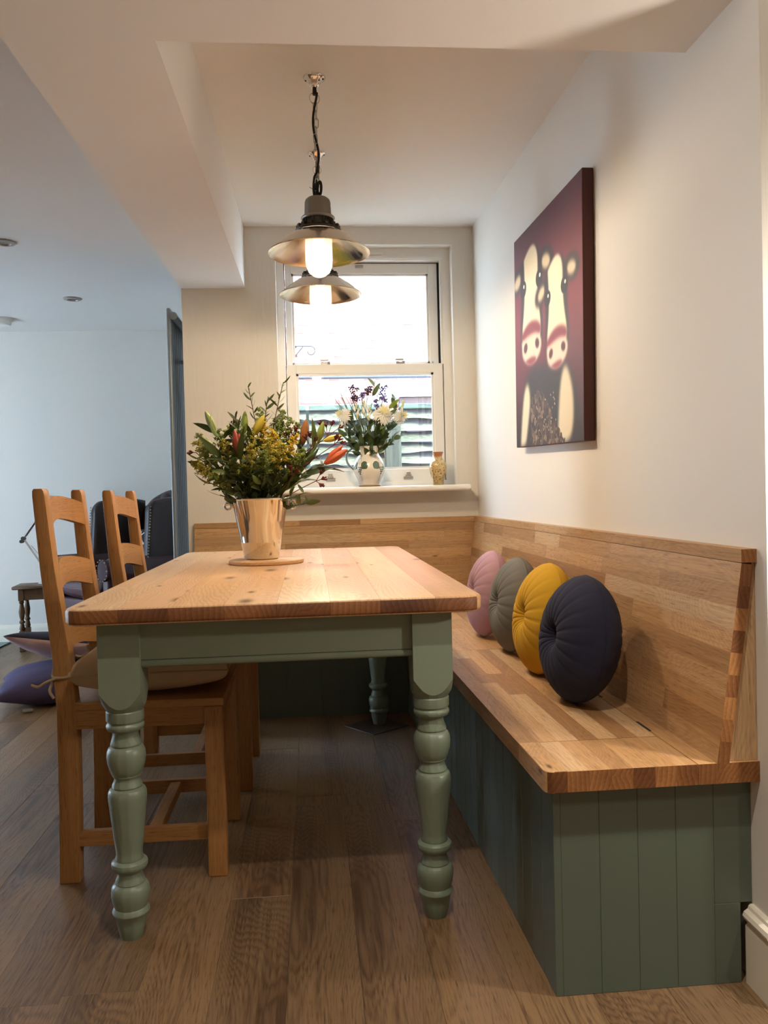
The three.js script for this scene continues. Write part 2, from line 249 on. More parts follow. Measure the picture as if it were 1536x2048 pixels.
// ------------------------------------------------------------------ outside: fence, neighbouring house
{
  const gr = structure('ground'); part('paving', box(14, 0.1, 6, 0, -0.15, -7.6), std({ color: hex(0xb4b2ac), roughness: 0.95 }), gr);
  const fenceTex = woodTex(512, 512, 505, { light: 0xaab5a2, mid: 0x758074, dark: 0x3a403c, rings: 7, ring: 0.5, fibre: 0.9, pores: 0.4, tone: 0.6, fu: 30, fv: 3, wob: 0.4 });
  const lapShadeAlgae = tex(1024, 256, (u, v, o) => { const e = 0.46 + 0.5 * (fbm(u, 0.3, 9, 1, 71, 4) - 0.5), n = fbm(u, v, 60, 14, 72, 3), k = Math.max(0, Math.min(1, (e - v) / 0.16 + 0.5)); mix3(o, rgb(0x50545a), rgb(0xb9c9a8), k * (0.55 + 0.9 * (n - 0.2))); const f = fbm(u, v, 8, 90, 73, 2); for (let i = 0; i < 3; i++) o[i] *= 0.8 + 0.4 * f; });  // painted shade under the overlapping board above, with pale algae along the lower edge
  const BMF = tints(lapShadeAlgae, [0xb2a294, 0xa29386, 0xbaaa9a, 0x96887c], { roughness: 0.9 });
  const FM = tints(fenceTex, [0xa4aaa4, 0x969e97, 0x8b948d, 0x7f8983], { roughness: 0.9 });
  const f = thing('garden_fence', 'weathered green waney-board garden fence behind the window glass', 'fence', [0, 0, -5.82]);
  const zrel = 0;
  const slat = (x0, x1, y, h, tilt, ph) => { // overlapping boards with a wavy lower edge
    const n = 26, s = new THREE.Shape(); s.moveTo(x0, y + h);
    for (let i = 0; i <= n; i++) { const t = i / n, x = x0 + (x1 - x0) * t; i ? s.lineTo(x, y + h) : 0; }
    for (let i = n; i >= 0; i--) { const t = i / n, x = x0 + (x1 - x0) * t; s.lineTo(x, y + 0.008 * Math.sin(t * 9 + ph) + 0.006 * Math.sin(t * 23 + ph * 3)); }
    s.closePath(); const g = new THREE.ExtrudeGeometry(s, { depth: 0.008, bevelEnabled: false });
    const p = g.attributes.position; for (let i = 0; i < p.count; i++) { const yy = p.getY(i); p.setZ(i, p.getZ(i) + (y + h - yy) * 0.4); p.setY(i, yy + (p.getX(i) - x0) * tilt); } g.computeVertexNormals();
    const uv = g.attributes.uv, p2 = g.attributes.position, ou = rnd() * 3; for (let i = 0; i < uv.count; i++) uv.setXY(i, p2.getX(i) / 1.6 + ou, (p2.getY(i) - (p2.getX(i) - x0) * tilt - y) / h * 0.97 + 0.015); return g;
  };
  for (let b = 0; b < 3; b++) {
    const [x0, x1] = [[-0.56, -0.02], [0.0, 0.52], [0.63, 2.3]][b];
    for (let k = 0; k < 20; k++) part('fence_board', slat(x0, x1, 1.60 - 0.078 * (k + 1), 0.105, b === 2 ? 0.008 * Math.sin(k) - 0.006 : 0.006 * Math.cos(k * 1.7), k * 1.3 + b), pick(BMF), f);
    part('fence_rail', wood(cbox(x1 - x0, 0.035, 0.05, 0.004, (x0 + x1) / 2, b === 2 ? 1.615 : 1.612, 0.02), 0, 0.35, 0.9), FM[0], f);
  }
  part('fence_post', wood(cbox(0.11, 1.6, 0.1, 0.006, 0.575, 0.72, 0.075), 1, 0.35, 0.9), std({ map: fenceTex, color: hex(0x807468), roughness: 0.9 }), f);
  part('fence_post', wood(cbox(0.1, 1.7, 0.1, 0.006, -0.01, 0.75, -0.03), 1, 0.35, 0.9), FM[2], f);
  // neighbouring house: single bricks on a mortar wall
  const h = thing('neighbouring_house', 'red brick side of the house beyond the garden fence', 'house', [0, 0, -8]);
  const brickTex = tex(256, 256, (u, v, o) => mix3(o, rgb(0xd29d91), rgb(0xab7468), fbm(u, v, 6, 6, 61, 4) * 1.3 - 0.2));
  const BM = tints(brickTex, [0xffffff, 0xf0dcd4, 0xe2c4bc, 0xfff0ea, 0xd0aaa6], { roughness: 0.95 });
  part('house_wall', box(9, 5.6, 0.2, 0, 2.6, -0.11), std({ color: hex(0xefeae2), roughness: 0.95 }), h);
  const bs = wood(cbox(0.215, 0.065, 0.1, 0.004), 0, 0.3, 0.3), bh = wood(cbox(0.1025, 0.065, 0.1, 0.004), 0, 0.3, 0.3), rest = [];
  for (let r = 0; r < 62; r++) {
    let x = -3.4 + (r % 2 ? -0.056 : 0), k = 0; const y = 0.04 + r * 0.075;
    while (x < 3.4) {
      const L = k++ % 2 ? 0.1025 : 0.215, c = x + L / 2, g = L > 0.2 ? bs : bh;
      if (y > 1.66 && y < 3.3 && c > -0.55 && c < 1.6) { if (!(c > 0.62 && y > 1.84 && y < 2.06)) part('brick', g, pick(BM), h, [c, y, -0.048 + rr(-0.002, 0.002)]); }
      else if (y > 0.8 && !(c > 0.6 && y > 1.84 && y < 2.06)) rest.push(g.clone().translate(c, y, -0.048));
      x += L + 0.01;
    }
  }
  part('brick_area', rest, BM[1], h).userData.kind = 'stuff';
  part('window_board', [cbox(2.2, 0.135, 0.12, 0.006, 1.76, 2.0, 0.03), cbox(2.2, 0.03, 0.16, 0.005, 1.76, 1.95, 0.04)], M.white, h);
  part('lintel_beam', cbox(2.2, 0.09, 0.09, 0.005, 1.97, 1.882, 0.02), std({ color: hex(0x5b4a46), roughness: 0.9 }), h);
  part('gutter_pipe', T(cyl(0.016, 0.016, 6, 12), 0.4, 2.128, 0.05, 0, 0, Math.PI / 2), std({ color: hex(0x34363c), roughness: 0.5 }), h);
  const b = thing('hanging_bracket', 'black scrolled iron basket bracket on the brick wall outside', 'bracket', [0, 0, -7.94]);
  const P0 = at(591, 691, -7.9), P1 = at(617, 691, -7.9), P2 = at(592, 709, -7.9), ir = M.seal, cx = P1.x + 0.02, cy = P1.y - 0.045;
  part('arm', rod(V(P0.x, P0.y, 0), V(P1.x + 0.02, P1.y, 0), 0.005), ir, b); part('brace', rod(V(P2.x, P2.y, 0), V(P1.x - 0.05, P1.y, 0), 0.005), ir, b);
  const sc = []; for (let i = 0; i <= 16; i++) { const t = Math.PI / 2 - i / 16 * Math.PI * 1.5, r = 0.045 - i * 0.0009; sc.push(V(cx + Math.cos(t) * r, cy + Math.sin(t) * r, 0)); } part('scroll', tube(sc, 0.005, 40, 6), ir, b);
  part('wall_plate', [rod(V(P0.x, P0.y, 0), V(P0.x, P0.y, -0.06), 0.008), rod(V(P2.x, P2.y, 0), V(P2.x, P2.y, -0.06), 0.008)], ir, b);
}
// ------------------------------------------------------------------ corner bench
{
  const b = thing('corner_bench', 'L-shaped fitted oak bench with sage green tongue-and-groove base', 'bench', [0.1, 0, -2.9]);
  const ox = -0.1, oz = 2.9, taper = (g) => { const p = g.attributes.position; for (let i = 0; i < p.count; i++) { const x = p.getX(i), z = p.getZ(i); p.setX(i, XR - (XR - x) * (1 + 0.0435 * Math.max(0, -1.549 - z))); } g.translate(ox, 0, oz); return g; };
  const put = (g) => g.translate(ox, 0, oz);
  const stave = (w, h, d, x, y, z, axis) => { const e = 0.0003; return wood(box(w - e, h, d - e, x, y, z), axis, 0.33, 1.1, true); };
  const SM = () => [pick(OAKM), pick(ENDM)];
  const seat = sgroup('seat', b);
  // right-hand run: staves along z
  const rows = [], x0 = 0.434; for (let i = 0; i < 7; i++) rows.push([x0 + i * 0.0437, x0 + (i + 1) * 0.0437]); rows.push([0.740, 0.778], [0.778, 0.822], [0.822, XR]);
  rows.forEach(([a, c], i) => {
    let z = -1.549; const cuts = i < 7 ? [-1.741, -2.80] : [];
    while (z > -4.24) {
      let z2 = z - rr(0.22, 0.62); for (const q of cuts) if (z > q + 0.003 && z2 < q + 0.06) z2 = q; if (z2 < -4.1) z2 = -4.25;
      const gap = cuts.includes(z2) ? 0.0016 : 0, gx = i === 6 ? 0.0014 : 0;
      if (i === 0 && z === -1.549) {
        const s = new THREE.Shape(), r = 0.018, L = z - z2; s.moveTo(a, z2); s.lineTo(c, z2); s.lineTo(c, z); s.lineTo(a + r, z); s.absarc(a + r, z - r, r, Math.PI / 2, Math.PI, false); s.closePath();
        const g = new THREE.ExtrudeGeometry(s, { depth: 0.0403, bevelEnabled: true, bevelSize: 0.001, bevelThickness: 0.001, bevelOffset: -0.001, bevelSegments: 1, curveSegments: 8 }), p = g.attributes.position; for (let k = 0; k < p.count; k++) { const X = p.getX(k), Z = p.getY(k), Y = p.getZ(k); p.setXYZ(k, X, 0.46 - Y, Z); }
        part('stave', taper(wood(toCreasedNormals(g, 0.5), 2, 0.33, 1.1, true)), SM(), seat);
      } else part('stave', taper(stave(c - a - gx, 0.0403, z - z2 - gap, (a + c - gx) / 2, 0.44 + rr(-0.0001, 0.0001), (z + z2 + gap) / 2, 2)), SM(), seat);
      z = z2;
    }
  });
  // run under the window: staves along x
  for (let i = 0; i < 10; i++) { let x = -0.587; const zc = -3.735 - (i + 0.5) * 0.0517; while (x < 0.38) { let x2 = x + rr(0.25, 0.6); if (x2 > 0.3) x2 = 0.395; part('stave', put(stave(x2 - x, 0.0403, 0.0517, (x + x2) / 2, 0.44, zc, 0)), SM(), seat); x = x2; } }
  const hinge = (z0, z1) => part('hinge', put(box(0.006, 0.0012, z1 - z0, 0.7395, 0.4607, (z0 + z1) / 2)), M.blackMetal, seat);
  hinge(-2.165, -2.09); hinge(-1.855, -1.78);
  // backrests, leaning
  const back = (name, len, make) => { const g = sgroup(name, b); make(g); return g; };
  const th = Math.atan2(0.056, 0.391), BL = 0.395;
  const br = sgroup('backrest', b); br.position.set(0.778 + ox, 0.46, oz); br.rotation.z = -th;
  for (let i = 0; i < 9; i++) { let z = -1.549; const h = BL / 9; while (z > -4.19) { let z2 = z - rr(0.25, 0.75); if (z2 < -4.0) z2 = -4.2; part('stave', stave(0.025, h, z - z2, 0.0125, (i + 0.5) * h, (z + z2) / 2, 2), SM(), br); z = z2; } }
  const b2 = sgroup('backrest', b); b2.position.set(ox, 0.46, -4.163 + oz); b2.rotation.x = -th;
  for (let i = 0; i < 9; i++) { let x = -0.587; const h = BL / 9; while (x < 0.83) { let x2 = x + rr(0.25, 0.65); if (x2 > 0.7) x2 = 0.835; part('stave', stave(x2 - x, h, 0.025, (x + x2) / 2, (i + 0.5) * h, -0.0125, 0), SM(), b2); x = x2; } }
  const cap = sgroup('cap_rail', b);
  { let z = -1.549; while (z > -4.2) { let z2 = z - rr(0.15, 0.5); if (z2 < -4.0) z2 = -4.25; part('stave', put(stave(0.0315, 0.0262, z - z2, 0.8495, 0.8653, (z + z2) / 2, 2)), SM(), cap); z = z2; } let x = -0.587; while (x < 0.8) { let x2 = x + rr(0.2, 0.5); if (x2 > 0.7) x2 = 0.834; part('stave', put(stave(x2 - x, 0.0262, 0.0315, (x + x2) / 2, 0.8653, -4.2362, 0)), SM(), cap); x = x2; } }
  // filler boards closing the wedge behind each backrest
  const wedge = extrude(poly([[0.803, 0.4605], [0.8645, 0.4605], [0.8645, 0.851], [0.859, 0.851]]), 0.018, 0).translate(0, 0, -1.575); part('end_filler', put(wood(wedge, 1, 0.33, 1.1)), OAKM[0], b);
  const w2 = extrude(poly([[-4.188, 0.4605], [-4.25, 0.4605], [-4.25, 0.851], [-4.245, 0.851]]), 0.018, 0).rotateY(-Math.PI / 2).translate(-0.56, 0, 0); part('end_filler', put(wood(w2, 1, 0.33, 1.1)), OAKM[1], b);
  // painted base, one tongue-and-groove board after another
  const base = sgroup('base', b), bh = 0.4195, bt = 0.014;
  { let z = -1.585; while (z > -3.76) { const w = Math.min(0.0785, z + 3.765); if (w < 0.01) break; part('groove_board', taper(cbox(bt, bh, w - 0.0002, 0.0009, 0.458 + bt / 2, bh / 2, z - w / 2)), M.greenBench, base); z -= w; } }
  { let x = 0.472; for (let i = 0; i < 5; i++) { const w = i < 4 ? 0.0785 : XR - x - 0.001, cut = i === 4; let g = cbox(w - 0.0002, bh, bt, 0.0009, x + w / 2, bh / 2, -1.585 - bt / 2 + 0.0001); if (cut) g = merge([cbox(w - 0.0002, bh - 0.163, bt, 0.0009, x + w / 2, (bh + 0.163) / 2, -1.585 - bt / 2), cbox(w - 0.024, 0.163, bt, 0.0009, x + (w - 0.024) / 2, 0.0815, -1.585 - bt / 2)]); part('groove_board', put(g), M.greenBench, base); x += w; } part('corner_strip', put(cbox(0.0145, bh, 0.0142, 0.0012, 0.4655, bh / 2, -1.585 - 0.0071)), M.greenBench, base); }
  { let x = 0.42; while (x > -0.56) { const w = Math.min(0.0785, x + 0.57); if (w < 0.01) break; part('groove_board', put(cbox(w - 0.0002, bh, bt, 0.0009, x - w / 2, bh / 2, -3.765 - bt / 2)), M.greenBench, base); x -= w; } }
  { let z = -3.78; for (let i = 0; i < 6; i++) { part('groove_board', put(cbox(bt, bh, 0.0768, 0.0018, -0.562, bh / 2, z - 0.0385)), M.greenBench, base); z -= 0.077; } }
}
// ------------------------------------------------------------------ dining table
const TH = 0.77, TX0 = -0.548, TX1 = 0.384, TZ0 = -1.838, TZ1 = -3.688, TT = 0.0375;
{
  const cx = (TX0 + TX1) / 2, cz = (TZ0 + TZ1) / 2, W = TX1 - TX0, L = TZ0 - TZ1;
  const t = thing('dining_table', 'farmhouse dining table with pine plank top and turned sage green legs', 'table', [cx, 0, cz]);
  const top = sgroup('tabletop', t), nb = 8, bw = [0.122, 0.108, 0.121, 0.115, 0.118, 0.112, 0.124, 0.112]; let x = -W / 2;
  bw.forEach((w, i) => {
    const a = x, c = x + w, r = 0.05, s = new THREE.Shape(), z0 = -L / 2, z1 = L / 2;
    if (i === 0) { s.moveTo(c, z0); s.lineTo(c, z1); s.lineTo(a + r, z1); s.absarc(a + r, z1 - r, r, Math.PI / 2, Math.PI, false); s.lineTo(a, z0 + r); s.absarc(a + r, z0 + r, r, Math.PI, Math.PI * 1.5, false); }
    else if (i === nb - 1) { s.moveTo(a, z0); s.lineTo(c - r, z0); s.absarc(c - r, z0 + r, r, -Math.PI / 2, 0, false); s.lineTo(c, z1 - r); s.absarc(c - r, z1 - r, r, 0, Math.PI / 2, false); s.lineTo(a, z1); }
    else { s.moveTo(a, z0); s.lineTo(c, z0); s.lineTo(c, z1); s.lineTo(a, z1); } s.closePath();
    const g = new THREE.ExtrudeGeometry(s, { depth: TT, bevelEnabled: false, curveSegments: 10 }), p = g.attributes.position; // rounded arris by insetting rings
    let q; { const rad = 0.009, N = 5, gs = new THREE.ExtrudeGeometry(s, { depth: TT - 2 * rad, bevelEnabled: true, bevelSize: rad, bevelThickness: rad, bevelOffset: -rad, bevelSegments: N, curveSegments: 10 }).translate(0, 0, rad); q = gs; }
    const pp = q.attributes.position, il = i > 0, ir = i < nb - 1;
    for (let k = 0; k < pp.count; k++) { let X = pp.getX(k), Z = pp.getY(k), Y = pp.getZ(k); const m = (a + c) / 2; if (il && X < m && X > a - 1e-6 && Math.abs(X - a) < 0.0095) X = a + 0.0002; if (ir && X > m && Math.abs(X - c) < 0.0095) X = c - 0.0002; pp.setXYZ(k, X, TH - TT + Y, Z); }
    const nn = q.index ? q.toNonIndexed() : q, z = nn.attributes.position; for (let k = 0; k < z.count; k += 3) { const A = [z.getX(k + 1), z.getY(k + 1), z.getZ(k + 1)]; z.setXYZ(k + 1, z.getX(k + 2), z.getY(k + 2), z.getZ(k + 2)); z.setXYZ(k + 2, ...A); } nn.computeVertexNormals();
    part('plank', wood(toCreasedNormals(nn, 0.6), 2, 0.42, 1.3, true, [i * 0.31 + 0.07, i * 0.47]), [PINEM[i % 4], TEND[[0, 2, 1, 0, 1, 0, 2, 1][i]]], top); x = c;
  });
  // legs: square block cut to a turned end, then the turning
  const K = 0.001185, prof = [[0, 1871], [21, 1871], [22, 1869], [27, 1844], [29.5, 1828], [33, 1823.5], [35.4, 1820], [35, 1817], [32.5, 1812], [31, 1810], [31.5, 1808], [34.5, 1798], [36.3, 1788], [36.6, 1781], [35.5, 1773], [32.5, 1767], [29.5, 1764.5], [27.6, 1763.5], [28.4, 1761.5], [27.4, 1757], [24.6, 1750], [23.4, 1746], [23.8, 1742], [26.6, 1738.5], [28.6, 1737], [31.5, 1735], [34, 1730.5], [34.6, 1726], [33.8, 1722], [31, 1719], [28, 1717.6], [26.2, 1717], [26.8, 1715], [25, 1708], [25.2, 1700], [27, 1687], [29.2, 1665], [31.8, 1642], [34.2, 1620], [36, 1604], [36.7, 1593], [36, 1585], [33.5, 1579], [30, 1576.4], [27.2, 1575.6], [27.2, 1573.8], [28.7, 1573], [28.4, 1570.5], [26, 1565], [24.3, 1561], [23.9, 1557.5], [24.6, 1554.5], [27, 1553], [27.6, 1551.5], [27.4, 1549.5], [29, 1547.5], [32.5, 1539], [35.8, 1527], [36.9, 1515], [36, 1505.5], [33, 1498], [30, 1495], [27.6, 1493.8], [27.6, 1491.6], [29.2, 1491], [28.8, 1488], [26, 1479.5], [24.2, 1473], [24, 1468.5], [25, 1466], [27.4, 1464.5], [28.5, 1463.8], [32.5, 1462], [35.2, 1458.5], [36, 1455], [35.2, 1451.4], [33, 1448.6], [32, 1447.6], [32, 1445], [35.2, 1444], [35.6, 1442.5], [35.6, 1426], [34, 1424], [0, 1424]];
  const ySc = 0.5255 / (1871 - 1424), leg = slathe(prof.map(([r, y]) => [r * K, (1871 - y) * ySc]), 40, 0.55);
  const ev = new Evaluator(); ev.useGroups = false;
  const blk = new Brush(toCreasedNormals(new THREE.BoxGeometry(0.092, 0.212, 0.092).translate(0, 0.6275, 0), 0.5)), dome = new Brush(lathe([[0, 0.522], [0.037, 0.5225], [0.0405, 0.526], [0.052, 0.545], [0.0645, 0.572], [0.069, 0.585], [0.069, 0.75], [0, 0.75]], 64)); blk.updateMatrixWorld(); dome.updateMatrixWorld();
  const cut = ev.evaluate(blk, dome, INTERSECTION).geometry; const block = toCreasedNormals(cut, 0.5);
  for (const [lx, lz] of [[-0.4386, -1.936], [0.2700, -1.936], [-0.4386, -3.59], [0.2700, -3.59]]) { part('leg', [leg, block], M.green, t, [lx - cx, 0, lz - cz]); part('glide', lathe([[0, 0], [0.0235, 0], [0.0245, 0.002], [0.0245, 0.0035], [0, 0.0035]], 28), std({ color: hex(0xd8d2c4), roughness: 0.6 }), t.children[t.children.length - 1]); }
  // apron rails with a bead along the foot
  const ap = (len) => merge([box(len, 0.089, 0.022, 0, 0.688, 0), T(cyl(0.0095, 0.0095, len, 16), 0, 0.634, 0.004, 0, 0, Math.PI / 2), box(len, 0.014, 0.016, 0, 0.634, -0.003)]);
  const fx = (-0.4386 + 0.27) / 2 - cx;
  part('apron', ap(0.617), M.green, t, [fx, 0, -1.936 + 0.02 - cz]); part('apron', ap(0.617), M.green, t, [fx, 0, -3.59 - 0.02 - cz], [0, Math.PI, 0]);
  part('apron', ap(1.562), M.green, t, [-0.4386 - 0.02 - cx, 0, 0], [0, -Math.PI / 2, 0]); part('apron', ap(1.562), M.green, t, [0.27 + 0.02 - cx, 0, 0], [0, Math.PI / 2, 0]);
  const mt = solo('floor_protector', [rbox(0.2, 0.0035, 0.2, 0.001, 0, 0.00175, 0)], std({ color: hex(0x4a3d36), roughness: 0.35 }), 'dark square protector mat lying under a rear table leg', 'mat'); mt.position.set(0.255, 0, -3.56); mt.rotation.y = 0.62;
}
// legs that stand on the mat keep 3.5 mm of it under the glide: the mat gives way under them
// ------------------------------------------------------------------ dining chairs with tied seat pads
function pillow(w, d, t, { n = 28, pinch = 0.1, flat = 0.5, dents = [], wr = 0, seed = 1, sag = 0 } = {}) {
  const pos = [], idx = [], uv = [], N = n + 1;
  for (const side of [1, -1]) for (let j = 0; j <= n; j++) for (let i = 0; i <= n; i++) {
    const u = Math.sin((i / n - 0.5) * Math.PI) , v = Math.sin((j / n - 0.5) * Math.PI), uu = u * (1 - pinch * (1 - v * v)), vv = v * (1 - pinch * (1 - u * u));
    let h = Math.pow(Math.max(0, (1 - u * u) * (1 - v * v)), flat) * t / 2;
    for (const [du, dv, dep, rad] of dents) h -= dep * Math.exp(-((u - du) ** 2 + (v - dv) ** 2) / (rad * rad)) * (h > 0 ? Math.min(1, h / (t * 0.2)) : 0);
    if (wr) h += wr * (fbm(i / n, j / n, 5, 5, seed + (side > 0 ? 0 : 40), 3) - 0.5) * Math.min(1, h / (t * 0.15));
    const sg = -sag * (u * u + v * v) * 0.5;
    pos.push(uu * w / 2, side * h + sg, vv * d / 2); uv.push(uu * w / 2 / 0.12, vv * d / 2 / 0.12);
  }
  for (const s of [0, 1]) for (let j = 0; j < n; j++) for (let i = 0; i < n; i++) { const a = s * N * N + j * N + i, b = a + 1, c = a + N, e = c + 1; s ? idx.push(a, b, c, b, e, c) : idx.push(a, c, b, b, c, e); }
  const g = new THREE.BufferGeometry(); g.setAttribute('position', new THREE.Float32BufferAttribute(pos, 3)); g.setAttribute('uv', new THREE.Float32BufferAttribute(uv, 2)); g.setIndex(idx); g.computeVertexNormals(); return g;
}
const fabric = (c, o = {}) => phys({ color: hex(c), roughness: 0.95, bumpMap: weave, bumpScale: 0.0005, sheen: 0.25, sheenRoughness: 0.6, sheenColor: hex(c), ...o });
{
  const chair = thing('dining_chair', 'orange-brown oak ladder-back chair at the near end of table, closest to the turned leg', 'chair', [-0.46, 0, -2.42]);
  const X = (x) => x + 0.46, W1 = (g, ax) => wood(g, ax, 0.3, 0.9);
  const post = (z) => { // swept square section: foot, seat, raked top with a rounded end
    const pts = [[0, -0.660, 0.052], [0.2, -0.655, 0.052], [0.46, -0.653, 0.052], [0.6, -0.663, 0.046], [0.83, -0.690, 0.038], [1.02, -0.706, 0.033], [1.034, -0.7072, 0.03], [1.04, -0.7077, 0.022]], s = new THREE.Shape();
    pts.forEach(([y, x, w], i) => i ? s.lineTo(X(x) - w / 2, y) : s.moveTo(X(x) - w / 2, y)); [...pts].reverse().forEach(([y, x, w]) => s.lineTo(X(x) + w / 2, y)); s.closePath();
    return W1(toCreasedNormals(extrude(s, 0.045, 0.004, 2).translate(0, 0, z - 0.0225), 0.6), 1);
  };
  for (const z of [0.175, -0.175]) part('back_post', post(z), CHAIRM, chair);
  for (const z of [0.19, -0.19]) part('leg', W1(toCreasedNormals(rbox(0.05, 0.456, 0.045, 0.004, X(-0.272), 0.228, z), 0.5), 1), CHAIRM, chair);
  const slat = (yb, yt, xc, arch) => { // curved in plan, arched above and below
    const n = 14, w = 0.306, pos = [], idx = [], q = (t, f, k) => { const z = (t - 0.5) * w, bow = -0.026 * (1 - (2 * t - 1) ** 2), y = (k ? yt : yb) + arch * (k ? Math.sin(Math.PI * t) ** 0.8 - 1 : Math.sin(Math.PI * t)) ; return [X(xc + bow + (f ? 0.009 : -0.009) - (y - yb) * 0.085), y, z]; };
    for (let i = 0; i <= n; i++) for (const f of [0, 1]) for (const k of [0, 1]) pos.push(...q(i / n, f, k));
    for (let i = 0; i < n; i++) { const a = i * 4, b = a + 4; for (const [p, r] of [[0, 1], [1, 3], [3, 2], [2, 0]]) idx.push(a + p, b + p, a + r, b + p, b + r, a + r); } const e = n * 4; idx.push(0, 1, 2, 1, 3, 2, e, e + 2, e + 1, e + 1, e + 2, e + 3);
    const g = new THREE.BufferGeometry(); g.setAttribute('position', new THREE.Float32BufferAttribute(pos, 3)); g.setIndex(idx); g.computeVertexNormals(); return W1(toCreasedNormals(g, 0.6), 2);
  };
  part('back_slat', slat(0.935, 1.022, -0.692, 0.022), CHAIRM, chair); part('back_slat', slat(0.755, 0.850, -0.674, 0.022), CHAIRM, chair); part('back_slat', slat(0.578, 0.672, -0.658, 0.022), CHAIRM, chair);
  const ss = poly([[X(-0.675), -0.152], [X(-0.63), -0.152], [X(-0.63), -0.2], [X(-0.245), -0.215], [X(-0.245), 0.215], [X(-0.63), 0.2], [X(-0.63), 0.152], [X(-0.675), 0.152]]);
  part('seat', W1(toCreasedNormals(extrude(ss, 0.022, 0.004, 2).rotateX(-Math.PI / 2).translate(0, 0.456, 0), 0.5), 0), CHAIRM, chair);
  for (const z of [0.187, -0.187]) part('seat_rail', W1(rbox(0.34, 0.05, 0.022, 0.002, X(-0.46), 0.431, z), 0), CHAIRM, chair);
  part('seat_rail', W1(rbox(0.022, 0.05, 0.34, 0.002, X(-0.272), 0.431, 0), 2), CHAIRM, chair); part('seat_rail', W1(rbox(0.022, 0.05, 0.31, 0.002, X(-0.652), 0.431, 0), 2), CHAIRM, chair);
  for (const z of [0.184, -0.184]) part('stretcher', W1(rbox(0.35, 0.04, 0.02, 0.002, X(-0.463), 0.115, z), 0), CHAIRM, chair);
  part('stretcher', W1(rbox(0.032, 0.03, 0.355, 0.002, X(-0.44), 0.115, 0), 2), CHAIRM, chair);
  const c2 = chair.clone(); c2.name = numbered('dining_chair'); c2.position.set(-0.438, 0, -3.056); c2.userData = { label: 'orange-brown oak ladder-back chair at the far end of table, in front of the wing chair', category: 'chair', group: 'ladder-back chairs along the table' }; scene.add(c2); chair.userData.group = 'ladder-back chairs along the table';
  const fm = fabric(0xb8a07e);
  const pad = thing('seat_pad', 'beige linen tufted seat pad tied to the chair closest to the turned leg', 'cushion', [-0.44, 0.547, -2.42], 0, 'beige seat pads on the dining chairs');
  const dn = []; for (const a of [-0.45, 0.45]) for (const c of [-0.45, 0.45]) dn.push([a, c, 0.03, 0.2]); dn.push([0, 0, 0.03, 0.2]);
  part('pad', pillow(0.415, 0.40, 0.138, { dents: dn, pinch: 0.05, flat: 0.26, wr: 0.008, seed: 3, n: 36 }), fm, pad);
  const pip = []; for (let i = 0; i < 64; i++) { const a = i / 64 * 4, s = Math.floor(a), f = (a - s) * 2 - 1, e = 1 - 0.05 * (1 - f * f); const [u, v] = [[f, -e], [e, f], [-f, e], [-e, -f]][s]; pip.push(V(u * 0.2075, -0.001, v * 0.2)); } part('piping', new THREE.TubeGeometry(new THREE.CatmullRomCurve3(pip, true, 'catmullrom', 0.3), 160, 0.0025, 6, true), fm, pad);
  for (const z of [0.19, -0.19]) { const o = z > 0 ? 1 : -1; part('tie', [tube([[-0.19, 0, z], [-0.225, -0.002, z + o * 0.012], [-0.247, 0.0, z - o * 0.0], [-0.25, 0.02, z - o * 0.03], [-0.249, -0.01, z - o * 0.01], [-0.252, -0.035, z + o * 0.012], [-0.243, -0.055, z + o * 0.01]], 0.004, 40, 6), tube([[-0.235, -0.002, z + o * 0.01], [-0.262, -0.012, z + o * 0.016], [-0.28, -0.022, z + o * 0.016], [-0.298, -0.018, z + o * 0.012]], 0.0038, 20, 6)], fm, pad); }
  const p2 = pad.clone(); p2.name = numbered('seat_pad'); p2.position.set(-0.418, 0.547, -3.056); p2.userData = { label: 'beige linen tufted seat pad on the chair in front of the wing chair', category: 'cushion', group: 'beige seat pads on the dining chairs' }; scene.add(p2);
}
// ------------------------------------------------------------------ round pleated cushions on the bench
function pleated(Rr, t, n = 20, tuft = 0.42) {
  const na = 144, ns = 16, pos = [], idx = [], uv = [];
  const prof = (s) => { const x = Math.min(1, s); return (t / 2) * Math.pow(Math.max(0, 1 - Math.pow(x, 3.2)), 0.55) * (1 - tuft * Math.exp(-x * x / 0.022)) * (0.88 + 0.12 * Math.sin(Math.PI * Math.min(1, x * 1.1))); };
  const rings = []; for (let i = 0; i <= ns; i++) rings.push([Math.sin(i / ns * Math.PI / 2), 1]); for (let i = ns - 1; i >= 0; i--) rings.push([Math.sin(i / ns * Math.PI / 2), -1]);
  rings.forEach(([s, side]) => { for (let k = 0; k < na; k++) { const a = k / na * Math.PI * 2, ph = (a * n / (2 * Math.PI)) % 1, g = Math.pow(Math.abs(Math.cos(ph * Math.PI)), 14), groove = g * 0.0034 * Math.min(1, s * 4) * (1 - 0.5 * s), ru = Rr * s * (1 + 0.0 * g); pos.push(Math.cos(a) * ru, Math.sin(a) * ru, side * (prof(s) - groove * (s < 0.99 ? 1 : 0))); uv.push(Math.cos(a) * ru / 0.12, Math.sin(a) * ru / 0.12); } });
  for (let i = 0; i < rings.length - 1; i++) for (let k = 0; k < na; k++) { const a = i * na + k, b = i * na + (k + 1) % na, c = a + na, d = b + na; idx.push(a, c, b, b, c, d); }
  const g = new THREE.BufferGeometry(); g.setAttribute('position', new THREE.Float32BufferAttribute(pos, 3)); g.setAttribute('uv', new THREE.Float32BufferAttribute(uv, 2)); g.setIndex(idx); g.computeVertexNormals(); return g;
}
